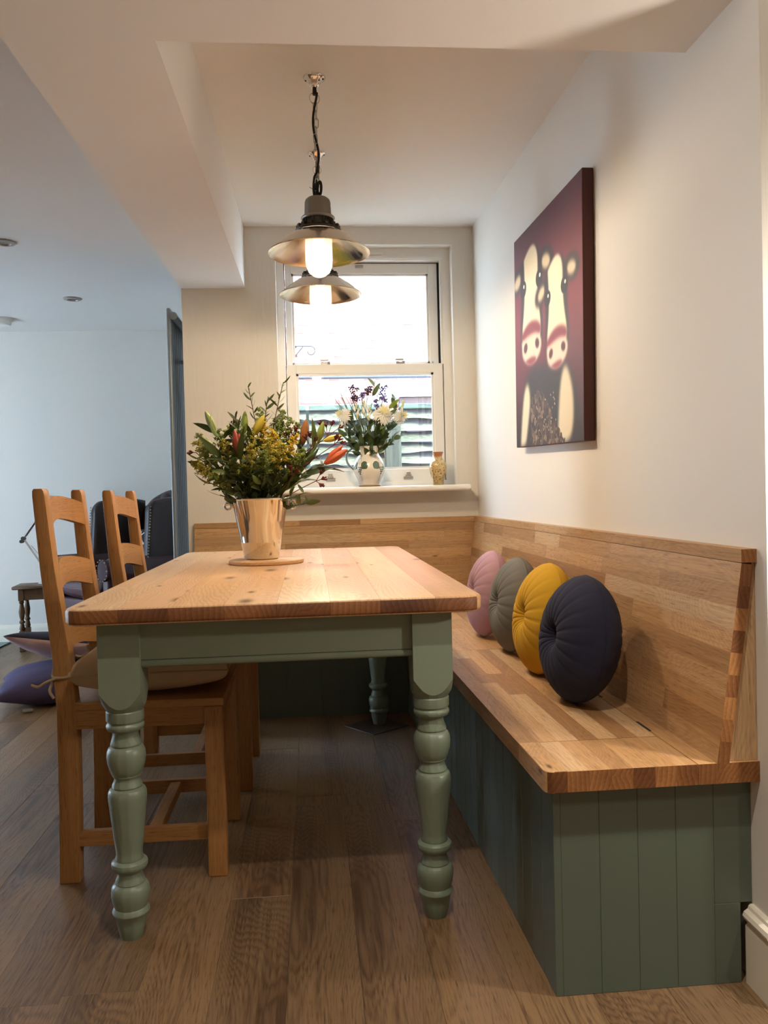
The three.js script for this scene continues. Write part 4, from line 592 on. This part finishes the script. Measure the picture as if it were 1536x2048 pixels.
// ------------------------------------------------------------------ window sill: jug of flowers, little vase
{
  const S = 1.043, J = V(0.298, S, -4.205);
  const cv = document.createElement('canvas'); cv.width = 1024; cv.height = 512; const c = cv.getContext('2d'); c.fillStyle = '#e9e2d4'; c.fillRect(0, 0, 1024, 512);
  const grape = (x) => { const lf = (cx, cy, s, f) => { c.save(); c.translate(cx, cy); c.scale(f * s, s); c.fillStyle = '#4b6048'; c.beginPath(); c.moveTo(-8, -42); c.quadraticCurveTo(30, -44, 44, -10); c.quadraticCurveTo(48, 20, 30, 40); c.quadraticCurveTo(0, 48, -34, 40); c.quadraticCurveTo(-44, 0, -40, -26); c.quadraticCurveTo(-24, -40, -8, -42); c.fill(); c.strokeStyle = '#2f4331'; c.lineWidth = 3; c.beginPath(); c.moveTo(-26, 34); c.lineTo(16, -26); c.stroke(); c.restore(); }; lf(x - 62, 262, 0.9, -1); lf(x + 62, 262, 0.9, 1); c.fillStyle = '#4c5548'; for (const [dx, dy] of [[-26, 288], [-4, 284], [18, 286], [34, 290], [-14, 304], [8, 306], [26, 308], [-4, 324], [16, 326], [6, 344]]) { c.beginPath(); c.arc(x + dx, dy, 9, 0, 7); c.fill(); } c.strokeStyle = '#8a7a5c'; c.lineWidth = 3; c.beginPath(); c.moveTo(x, 200); c.bezierCurveTo(x + 30, 190, x + 20, 230, x, 250); c.moveTo(x, 200); c.bezierCurveTo(x - 36, 200, x - 20, 230, x, 250); c.moveTo(x + 4, 360); c.quadraticCurveTo(x + 20, 385, x, 405); c.stroke(); };
  grape(130); grape(390); grape(642); grape(898);
  const jt = new THREE.CanvasTexture(cv); jt.colorSpace = THREE.SRGBColorSpace; jt.wrapS = THREE.RepeatWrapping;
  const j = thing('jug', 'cream pottery jug with painted grapes and green leaves, holding flowers', 'jug', J.toArray(), 0); const glaze = phys({ color: hex(0xece5d8), roughness: 0.25, clearcoat: 0.7, clearcoatRoughness: 0.1 }), glazeMap = phys({ map: jt, roughness: 0.25, clearcoat: 0.7, clearcoatRoughness: 0.1 });
  const jp = [[0.047, 0.004], [0.052, 0.008], [0.0535, 0.015], [0.0595, 0.034], [0.071, 0.058], [0.079, 0.08], [0.0795, 0.1], [0.074, 0.12], [0.063, 0.142], [0.053, 0.158], [0.049, 0.17], [0.0495, 0.184], [0.0545, 0.2], [0.057, 0.204]];
  const bodyG = new THREE.LatheGeometry(new THREE.SplineCurve(jp.map((p) => new THREE.Vector2(...p))).getPoints(48), 64); { const p = bodyG.attributes.position; for (let i = 0; i < p.count; i++) { const x = p.getX(i), y = p.getY(i), z = p.getZ(i), a = Math.atan2(z, x), k = Math.max(0, (y - 0.165) / 0.04); p.setX(i, x + k * k * 0.022 * Math.exp(-a * a / 0.2)); p.setY(i, y + k * k * 0.008 * Math.exp(-a * a / 0.25)); } bodyG.computeVertexNormals(); }
  glazeMap.side = THREE.DoubleSide; const bm = part('jug_body', bodyG, glazeMap, j, [0, 0, 0]);
  part('jug_foot', slathe([[0, 0], [0.053, 0], [0.0565, 0.003], [0.056, 0.008], [0.05, 0.011], [0, 0.011]], 48), std({ color: hex(0xa98e70), roughness: 0.5 }), j);
  part('jug_handle', tube([[-0.047, 0.19, 0], [-0.075, 0.197, 0], [-0.106, 0.178, 0], [-0.114, 0.145, 0], [-0.104, 0.115, 0], [-0.078, 0.088, 0]], 0.0062, 40, 10), phys({ color: hex(0x7d8f8a), roughness: 0.3, clearcoat: 0.6 }), j);
  const mouth = () => { const a = rnd() * 6.283, r = 0.028 * Math.sqrt(rnd()); return V(J.x + Math.cos(a) * r, S + 0.15, J.z + Math.sin(a) * r); }, Z = J.z, tip = (px, py, dz = 0) => at(px, py, Z + dz);
  // white chrysanthemums
  const pet = leaf(0.046, 0.0105, -0.5, 0.5, 5, 1), white = std({ color: hex(0xf4f0e4), roughness: 0.7, side: THREE.DoubleSide }), cream = phys({ color: hex(0xe8dfa8), roughness: 0.7, side: THREE.DoubleSide });
  const bloom = (n0, r0, s0) => { const l = []; const q = new THREE.Quaternion(), ga = 2.39996; for (let i = 0; i < n0; i++) { const f = (i + 0.5) / n0, tilt = r0 + (s0 - r0) * Math.sqrt(f), a = i * ga, g = pet.clone(), sc = 0.55 + 0.55 * f; g.scale(sc, sc, sc); g.rotateX(tilt); g.rotateY(a); l.push(g); } return merge(l); };
  const outer = bloom(84, 0.35, 1.8), inner = bloom(26, 0.05, 0.5); inner.scale(0.62, 0.62, 0.62);
  for (const [px, py, dz, dir, s, lab] of [[767, 826, 0.04, [0.05, 0.45, 0.9], 1.3, 'open white chrysanthemum in the middle of the jug bouquet'], [684, 830, 0.02, [-0.75, 0.3, 0.6], 1.05, 'white chrysanthemum facing the bucket, at the side of the jug bouquet'], [803, 832, 0.0, [0.75, 0.15, 0.65], 1.05, 'white chrysanthemum drooping over the fence post side of the jug'], [686, 850, -0.03, [-0.7, 0.0, 0.4], 0.6, 'small white bloom tucked under the chrysanthemum facing the bucket']]) {
    const [g, c2] = stemThing('chrysanthemum', lab, 'flower', null, mouth(), tip(px, py, dz), 0.0028, stemMat, 0.5), e = c2.getPoint(1), d = V(...dir); const m = part('petals', outer, white, g, e.toArray()); aim(m, d).scale.setScalar(s); const h = part('flower_heart', inner, cream, g, e.clone().addScaledVector(d.clone().normalize(), 0.008).toArray()); aim(h, d).scale.setScalar(s); addLeaves(g, c2, 9, 0.25, 0.85, [leaf(0.07, 0.036, 0.3, 0.2, 8, 1), leaf(0.06, 0.03, 0.4, 0.2, 8, 1)], [LM.dark, LM.deep], 0.7, 0.9);
  }
  // purple statice and asters
  const puff = new THREE.IcosahedronGeometry(0.0075, 1), clus = (n, r) => merge([...Array(n).keys()].map((i) => { const a = i * 2.4, q = r * Math.sqrt((i + 0.5) / n); return T(puff, Math.cos(a) * q, 0.012 * Math.cos(i), Math.sin(a) * q, 0, 0, 0, rr(0.7, 1.2)); })), pur = std({ color: hex(0x6a5c93), roughness: 0.9 }), dpur = std({ color: hex(0x3d2c44), roughness: 0.9 });
  const CL = [clus(9, 0.022), clus(7, 0.018)];
  for (const [px, py, dz, m, lab] of [[767, 778, -0.01, pur, 'mauve aster spray at the top of the jug bouquet'], [771, 792, 0.02, pur, 'mauve aster spray just over the open chrysanthemum'], [757, 800, 0.03, pur, 'mauve aster spray between dark sprig and open chrysanthemum'], [709, 778, 0.0, dpur, 'deep purple flower spray near the grass blades'], [735, 775, -0.01, dpur, 'deep purple flower spray in the middle of the jug bouquet top'], [722, 790, 0.02, pur, 'mauve spray low between the two deep purple ones'], [708, 798, 0.0, dpur, 'deep purple spray low behind the grass blades']]) { const [g, c2] = stemThing('purple_flower', lab, 'flower', null, mouth(), tip(px, py, dz), 0.0014, darkStem, 0.6); const e = c2.getPoint(1); for (let k = 0; k < 4; k++) { const p = e.clone().add(V(rr(-0.018, 0.018), rr(-0.03, 0.012), rr(-0.015, 0.015))); part('branch', rod(c2.getPoint(0.8), p, 0.0009), darkStem, g); part('flower_cluster', CL[k % 2], m, g, p.toArray(), [rr(-0.5, 0.5), rr(0, 3), rr(-0.5, 0.5)]).scale.setScalar(0.55); } }
  // grey-green grass blades
  const blade = [leaf(0.24, 0.006, 0.25, 0.1, 10), leaf(0.2, 0.006, 0.4, 0.1, 10)];
  for (let i = 0; i < 14; i++) { const [px, py] = [[672, 778], [664, 800], [690, 770], [680, 790], [700, 800], [735, 900], [660, 792], [676, 800], [695, 790], [685, 810], [792, 845], [800, 862], [706, 812], [668, 808]][i]; const [g, c2] = stemThing('grass_blade', 'slim grey-green grass blade arching out of the jug', 'grass blade', 'grey-green grass blades in the jug', mouth(), tip(px, py, rr(0, 0.05)), 0.001, LM.grey, 0.55); const a = c2.getPoint(0.35), d = c2.getPoint(1).sub(a), m = part('blade', blade[i % 2], LM.grey, g, a.toArray()); aim(m, d.clone().add(V(0, 0.05, 0)), rr(-1, 1)).scale.setScalar(Math.min(1.1, d.length() / 0.2)); }
  // pale bells and broad leaves
  for (const [px, py, lab] of [[727, 812, 'pale green bell flower among the grass blades'], [738, 822, 'white freesia spike beside the open chrysanthemum'], [803, 812, 'pale cream blossom by the broad light leaves'], [712, 818, 'closed olive lily bud within the jug bouquet']]) { const [g, c2] = stemThing('pale_flower', lab, 'flower', null, mouth(), tip(px, py, 0.04), 0.0016, stemMat, 0.6); const e = c2.getPoint(1); for (let k = 0; k < 5; k++) { const m = part('petal', BUDS, [std({ color: hex(0xc9cf9a), roughness: 0.6 }), white][k % 2], g, e.clone().add(V(rr(-0.008, 0.008), -0.012 * k, rr(-0.008, 0.008))).toArray()); aim(m, V(rr(-0.6, 0.6), 1, rr(-0.2, 0.6))).scale.setScalar(0.55); } }
  const bl = [leaf(0.1, 0.045, 0.3, 0.2, 8, 1), leaf(0.085, 0.05, 0.4, 0.2, 8, 1), leaf(0.12, 0.036, 0.25, 0.25, 8, 1)];
  [[750, 762, LM.mid, 0], [792, 795, LM.lime, 0], [796, 812, LM.mid, 0.01], [690, 868, LM.dark, 0.03], [700, 880, LM.deep, 0.05], [775, 870, LM.dark, 0.03], [790, 880, LM.dark, 0.02], [806, 870, LM.mid, 0.03], [785, 850, LM.deep, 0], [705, 850, LM.deep, 0.02], [693, 888, LM.dark, 0.04], [745, 905, LM.dark, 0.06], [710, 905, LM.dark, 0.05], [735, 850, LM.deep, -0.03], [760, 855, LM.deep, 0.02], [722, 868, LM.deep, 0.05], [748, 872, LM.deep, 0.05], [770, 888, LM.dark, 0.05]].forEach(([px, py, m, dz]) => { const [g, c2] = stemThing('leafy_stem', 'broad-leaved green stem in the pottery jug', 'foliage', 'broad-leaved stems in the jug', mouth(), tip(px, py, dz), 0.0018, stemMat, 0.5); addLeaves(g, c2, 5, 0.35, 1.0, bl, [m, LM.dark], 0.6, 0.62); });
  // little vase
  const vc = document.createElement('canvas'); vc.width = 512; vc.height = 512; const k = vc.getContext('2d'); k.fillStyle = '#cdb078'; k.fillRect(0, 0, 512, 512);
  k.fillStyle = '#d9bf85'; for (let i = 0; i < 60; i++) { k.beginPath(); k.arc(rnd() * 512, rnd() * 512, 20 * rnd() + 6, 0, 7); k.fill(); }
  for (let i = 0; i < 900; i++) { const x = rnd() * 512, y = rnd() * 512, inP = Math.abs(((x / 128) % 1) - 0.45) < 0.24 && y > 170 && y < 480; if (inP && rnd() < 0.88) continue; k.fillStyle = ['#4c4532', '#6a5d3e', '#8b7a52', '#3d3a30', '#e3d4ad', '#7a5a34'][Math.floor(rnd() * 6)]; k.save(); k.translate(x, y); k.rotate(rnd() * 6); k.beginPath(); k.ellipse(0, 0, 3 + 6 * rnd(), 2 + 2.5 * rnd(), 0, 0, 7); k.fill(); k.restore(); }
  for (let p = 0; p < 4; p++) { k.strokeStyle = '#8a6a2a'; k.lineWidth = 3; k.beginPath(); k.moveTo(p * 128 + 58, 470); k.bezierCurveTo(p * 128 + 30, 400, p * 128 + 90, 330, p * 128 + 54, 240); k.stroke(); k.fillStyle = '#a8772c'; for (let i = 0; i < 8; i++) { k.beginPath(); k.ellipse(p * 128 + 58 + 16 * Math.sin(i * 2), 240 + i * 28, 9, 6, i, 0, 7); k.fill(); } }
  k.fillStyle = '#b5764a'; k.fillRect(0, 0, 512, 70);
  const vt = new THREE.CanvasTexture(vc); vt.colorSpace = THREE.SRGBColorSpace; vt.wrapS = THREE.RepeatWrapping;
  const v = thing('bud_vase', 'small ochre vase with dark floral pattern in the sill corner', 'vase', [0.650, S, -4.2]); const vp = [[0.027, 0.0], [0.0275, 0.004], [0.029, 0.02], [0.0375, 0.05], [0.0435, 0.082], [0.0435, 0.1], [0.038, 0.118], [0.027, 0.13], [0.0225, 0.138], [0.0235, 0.152], [0.0285, 0.168]], vg = new THREE.LatheGeometry(new THREE.SplineCurve(vp.map((p) => new THREE.Vector2(...p))).getPoints(44), 48);
  part('vase_body', vg, phys({ map: vt, roughness: 0.22, clearcoat: 0.8, clearcoatRoughness: 0.08, side: THREE.DoubleSide }), v); part('vase_lip', T(new THREE.TorusGeometry(0.0278, 0.0013, 8, 40), 0, 0.1675, 0, Math.PI / 2), phys({ color: hex(0xb98a5e), roughness: 0.3 }), v); part('vase_foot', cyl(0.027, 0.027, 0.003, 40, 0, 0.0015, 0), std({ color: hex(0xb5885a), roughness: 0.5 }), v);
}
// ------------------------------------------------------------------ living room: radiator, wing chair, side table, lamp, floor cushions
{
  const r = thing('column_radiator', 'tall anthracite column radiator standing off the wall end', 'radiator', [-0.70, 0, -4.32]); const rm = std({ color: hex(0x8a9092), roughness: 0.4, metalness: 0.35 });
  for (let i = 0; i < 8; i++) part('column', rbox(0.022, 1.86, 0.052, 0.008, 0, 1.05, -0.026 - i * 0.062, 3), rm, r);
  for (const y of [1.935, 0.2]) part('header_pipe', [T(cyl(0.018, 0.018, 0.5, 20), 0.028, y, -0.24, Math.PI / 2), T(cyl(0.0195, 0.0195, 0.012, 20), 0.028, y, 0.012, Math.PI / 2)], rm, r);
  for (const y of [1.75, 0.4]) part('wall_bracket', rod(V(0.01, y, -0.3), V(0.08, y, -0.3), 0.01), rm, r);
}
{
  const leather = phys({ color: hex(0x261819), roughness: 0.5, clearcoat: 0.08, clearcoatRoughness: 0.4, bumpMap: mottle, bumpScale: 0.0015 }), ox = phys({ color: hex(0x3a1a22), roughness: 0.48, clearcoat: 0.1, clearcoatRoughness: 0.35, bumpMap: mottle, bumpScale: 0.0015 }), oxm = std({ color: hex(0x33161d), roughness: 0.75 }), stud = std({ color: hex(0xb0a48c), metalness: 0.9, roughness: 0.35 }), wd = std({ color: hex(0x2a1612), roughness: 0.35 });
  const a = thing('wing_chair', 'dark oxblood leather wing chair with studded edges by the radiator', 'armchair', [-1.215, 0, -5.49], -0.80); a.scale.set(0.92, 1, 0.96);
  const W = 0.74;
  part('seat_base', rbox(W - 0.06, 0.20, 0.66, 0.02, 0, 0.30, 0.0, 3), ox, a);
  part('seat_cushion', pillow(W - 0.18, 0.62, 0.19, { flat: 0.3, pinch: 0.02, n: 24 }).translate(0, 0.46, 0.04), ox, a);
  const bs = new THREE.Shape(); bs.moveTo(-0.33, 0.35); bs.lineTo(-0.34, 0.95); bs.quadraticCurveTo(-0.3, 1.0, -0.2, 1.03); bs.quadraticCurveTo(0, 1.1, 0.2, 1.03); bs.quadraticCurveTo(0.3, 1.0, 0.34, 0.95); bs.lineTo(0.33, 0.35); bs.closePath();
  const bg = toCreasedNormals(extrude(bs, 0.14, 0.04, 5, 16), 0.9); part('backrest', T(bg, 0, 0, -0.40, -0.12), leather, a);
  for (let i = -2; i <= 2; i++) part('back_flute', T(new THREE.CapsuleGeometry(0.062, 0.46 - 0.03 * Math.abs(i), 6, 14), i * 0.108, 0.76 - 0.012 * i * i, -0.315, -0.12, 0, 0, [1, 1, 0.55]), leather, a);
  for (const e of [-1, 1]) {
    const ws = new THREE.Shape(); ws.moveTo(-0.36, 0.55); ws.lineTo(-0.38, 1.0); ws.quadraticCurveTo(-0.2, 1.04, -0.02, 1.0); ws.quadraticCurveTo(0.04, 0.97, 0.035, 0.9); ws.lineTo(0.06, 0.62); ws.quadraticCurveTo(0.09, 0.56, 0.12, 0.55); ws.closePath();
    const wing = toCreasedNormals(extrude(ws, 0.075, 0.025, 4, 12), 0.9).rotateY(-Math.PI / 2); part('wing', wing.translate(e * 0.345 + 0.0375, 0, 0), leather, a);
    part('arm', [rbox(0.09, 0.28, 0.64, 0.03, e * 0.335, 0.43, 0.02, 4), T(new THREE.CapsuleGeometry(0.072, 0.52, 8, 18), e * 0.345, 0.59, 0.03, Math.PI / 2, 0, 0)], ox, a);
    part('arm_scroll', T(slathe([[0, 0.012], [0.045, 0.011], [0.062, 0.004], [0.066, -0.01], [0, -0.01]], 28), e * 0.345, 0.59, 0.355, Math.PI / 2), oxm, a);
    part('stud', [...Array(22).keys()].map((i) => { const t = i / 21; return new THREE.SphereGeometry(0.0055, 6, 4).translate(e * (0.345 + 0.0385), 0.58 + 0.38 * t, 0.065 - 0.04 * t); }).concat([...Array(14).keys()].map((i) => { const q = i / 14 * 6.283; return new THREE.SphereGeometry(0.005, 6, 4).translate(e * 0.345 + 0.064 * Math.cos(q), 0.59 + 0.064 * Math.sin(q), 0.366); })).concat([...Array(26).keys()].map((i) => new THREE.SphereGeometry(0.005, 6, 4).translate(e * (W / 2 - 0.03 + 0.002), 0.215, -0.31 + i * 0.025))), stud, a).userData.kind = 'stuff';
    const lg = tube([[e * 0.29, 0.22, 0.28], [e * 0.31, 0.17, 0.32], [e * 0.30, 0.10, 0.31], [e * 0.30, 0.05, 0.325]], 0.024, 18, 10); const L1 = part('leg', [lg, T(new THREE.SphereGeometry(0.03, 14, 10), e * 0.3, 0.055, 0.33, 0, 0, 0, [1, 0.7, 1])], wd, a); part('caster', [T(cyl(0.017, 0.017, 0.014, 16), e * 0.3, 0.0175, 0.335, 0, 0, Math.PI / 2), cyl(0.013, 0.016, 0.03, 14, e * 0.3, 0.035, 0.328)], M.chrome, L1);
    part('leg', rod(V(e * 0.29, 0.22, -0.28), V(e * 0.29, 0.0, -0.34), 0.026, 0.018), wd, a);
  }
  part('piping', [tube([[-0.28, 0.215, 0.333], [0, 0.21, 0.336], [0.28, 0.215, 0.333]], 0.004, 20, 6), tube([[-0.27, 0.47, 0.345], [0, 0.465, 0.355], [0.27, 0.47, 0.345]], 0.004, 20, 6)], std({ color: hex(0x6d4a4c), roughness: 0.5 }), a);
  const zz = document.createElement('canvas'); zz.width = zz.height = 256; const k = zz.getContext('2d'); k.fillStyle = '#1c1a1b'; k.fillRect(0, 0, 256, 256); k.strokeStyle = '#d9d6cf'; k.lineWidth = 7; for (let y = -20; y < 290; y += 36) { k.beginPath(); for (let x = 0; x <= 256; x += 16) k.lineTo(x, y + ((x / 16) % 2 ? 16 : 0)); k.stroke(); }
  const zt = new THREE.CanvasTexture(zz); zt.colorSpace = THREE.SRGBColorSpace; zt.wrapS = zt.wrapT = THREE.RepeatWrapping; zt.repeat.set(0.3, 0.3);
  const c = thing('zigzag_cushion', 'black cushion with white zigzag lines sitting in the wing chair', 'cushion', [0, 0, 0]); const loc = V(0.02, 0.685, -0.14).applyAxisAngle(V(0, 1, 0), -0.80); c.position.set(-1.215 + loc.x, loc.y, -5.49 + loc.z); c.rotation.set(0, -0.80, 0);
  part('cover', T(pillow(0.27, 0.27, 0.11, { pinch: 0.08 }), 0, 0, 0, Math.PI / 2 - 0.18), std({ map: zt, roughness: 0.9 }), c);
}
{
  const wm = std({ map: chairTex, color: hex(0x78726a), roughness: 0.5 }), s = thing('side_table', 'small dark oak side table with turned legs by the far wall', 'table', [-1.855, 0, -5.86], 0.12);
  part('table_top', toCreasedNormals(rbox(0.34, 0.022, 0.26, 0.008, 0, 0.434, 0, 3), 0.8), wm, s);
  part('frieze', [box(0.24, 0.07, 0.018, 0, 0.385, 0.09), box(0.24, 0.07, 0.018, 0, 0.385, -0.09), box(0.018, 0.07, 0.16, 0.118, 0.385, 0), box(0.018, 0.07, 0.16, -0.118, 0.385, 0)], wm, s);
  const lg = merge([rbox(0.036, 0.075, 0.036, 0.003, 0, 0.383, 0), slathe([[0.012, 0.345], [0.018, 0.335], [0.012, 0.325], [0.014, 0.31], [0.02, 0.27], [0.017, 0.24], [0.0115, 0.215], [0.018, 0.205], [0.018, 0.195], [0.012, 0.19], [0.016, 0.17], [0.019, 0.155], [0.014, 0.14]], 18), rbox(0.036, 0.142, 0.036, 0.003, 0, 0.071, 0)]);
  for (const x of [-0.118, 0.118]) for (const z of [-0.085, 0.085]) part('leg', lg, wm, s, [x, 0, z]);
  part('stretcher', [box(0.21, 0.035, 0.016, 0, 0.085, 0.085), box(0.21, 0.035, 0.016, 0, 0.085, -0.085), box(0.016, 0.035, 0.14, 0.118, 0.085, 0), box(0.016, 0.035, 0.14, -0.118, 0.085, 0)], wm, s);
  const l = thing('desk_lamp', 'chrome spring-arm desk lamp on the small dark side table', 'lamp', [-1.80, 0.445, -5.86]), Zl = -5.86, L = (px, py) => at(px, py, Zl).sub(l.position);
  part('lamp_base', slathe([[0, 0], [0.075, 0], [0.078, 0.006], [0.072, 0.014], [0.045, 0.024], [0.02, 0.034], [0.012, 0.05], [0, 0.052]], 32), M.chrome, l);
  const A = V(0.0, 0.05, 0), E = L(47, 1077), H = L(84, 1024);
  const arm = (a, b, off) => [rod(a.clone().add(V(0, 0, off)), b.clone().add(V(0, 0, off)), 0.0042), rod(a.clone().add(V(0, 0.0, -off)), b.clone().add(V(0, 0, -off)), 0.0042)];
  part('lower_arm', [...arm(A, E, 0.008), rod(A.clone().add(V(0.03, 0.03, 0)), E.clone().add(V(0.05, -0.05, 0)), 0.003)], M.chrome, l); part('upper_arm', [...arm(E, H, 0.008), rod(E.clone().lerp(H, 0.1), E.clone().lerp(H, 0.6), 0.009)], M.dullMetal, l); part('elbow', [T(cyl(0.014, 0.014, 0.03, 16), E.x, E.y, E.z, Math.PI / 2), T(cyl(0.012, 0.012, 0.03, 16), E.x - 0.012, E.y - 0.02, E.z, Math.PI / 2)], M.blackMetal, l);
  part('lamp_head', T(slathe([[0.018, 0.1], [0.024, 0.09], [0.026, 0.06], [0.05, 0.03], [0.066, -0.01], [0.066, -0.014], [0.048, 0.024], [0.02, 0.06]], 28), H.x + 0.02, H.y, H.z, 0, 0, -0.5), M.blackMetal, l); part('cord', tube([[0.01, 0.05, 0.012], [-0.01, 0.15, 0.012], [0.0, 0.25, 0.01]], 0.003, 16, 6), M.cable, l);
  // floor cushions
  const pf = fabric(0x4a4262), pk = fabric(0xd8b9ba), dk = fabric(0x2a2634);
  const f1 = thing('floor_cushion', 'plump purple felt cushion lying on the floor, bottom of the heap', 'cushion', [-1.31, 0.098, -4.34], 0.25); part('cover', pillow(0.56, 0.50, 0.20, { pinch: 0.09, flat: 0.42, wr: 0.02, seed: 5, n: 34, sag: 0.02 }), pf, f1); part('tag', rbox(0.05, 0.018, 0.02, 0.008, -0.13, -0.085, 0.245), std({ color: hex(0x8d8b86), roughness: 0.9 }), f1);
  const f2 = thing('floor_cushion', 'cushion with dark top and pale pink underside on the purple one', 'cushion', [-1.27, 0.255, -4.40], 0.05); f2.rotation.set(-0.3, 0.05, -0.12);
  const g = pillow(0.52, 0.46, 0.13, { pinch: 0.07, flat: 0.45, wr: 0.015, seed: 9, n: 34 }), ni = g.toNonIndexed(), tri = ni.attributes.position.count / 3; ni.computeVertexNormals();
  const half = (up) => { const h = new THREE.BufferGeometry(); const n = tri / 2 * 3; for (const q of ['position', 'uv']) { const A2 = ni.attributes[q], sz = A2.itemSize; h.setAttribute(q, new THREE.BufferAttribute(A2.array.slice(up ? 0 : n * sz, up ? n * sz : 2 * n * sz), sz)); } return toCreasedNormals(h, 1.2); };
  part('top_cover', half(true), dk, f2); part('under_cover', half(false), pk, f2);
  const f3 = thing('floor_cushion', 'dark plum cushion lying behind the purple heap, mostly hidden', 'cushion', [-1.12, 0.09, -4.78], -0.4); part('cover', pillow(0.5, 0.45, 0.17, { pinch: 0.08, flat: 0.42, wr: 0.015, seed: 15 }), fabric(0x2d2738), f3);
  const gl = thing('glass_plate', 'sheet of clear glass with a turquoise edge on the floor at the far wall', 'glass', [-2.42, 0, -6.02], 0.0); part('sheet', rbox(0.5, 0.012, 0.22, 0.003, 0, 0.007, 0), phys({ color: hex(0xbfeeee), transmission: 1, thickness: 0.01, roughness: 0.02, ior: 1.5, attenuationColor: hex(0x35c8cc), attenuationDistance: 0.05 }), gl); part('edge', rbox(0.5, 0.013, 0.006, 0.002, 0, 0.0075, 0.112), std({ color: hex(0x3fb8bd), roughness: 0.2 }), gl);
}
scene.traverse((o) => { if (o.isMesh) o.castShadow = o.receiveShadow = true; });
renderer.render(scene, camera);
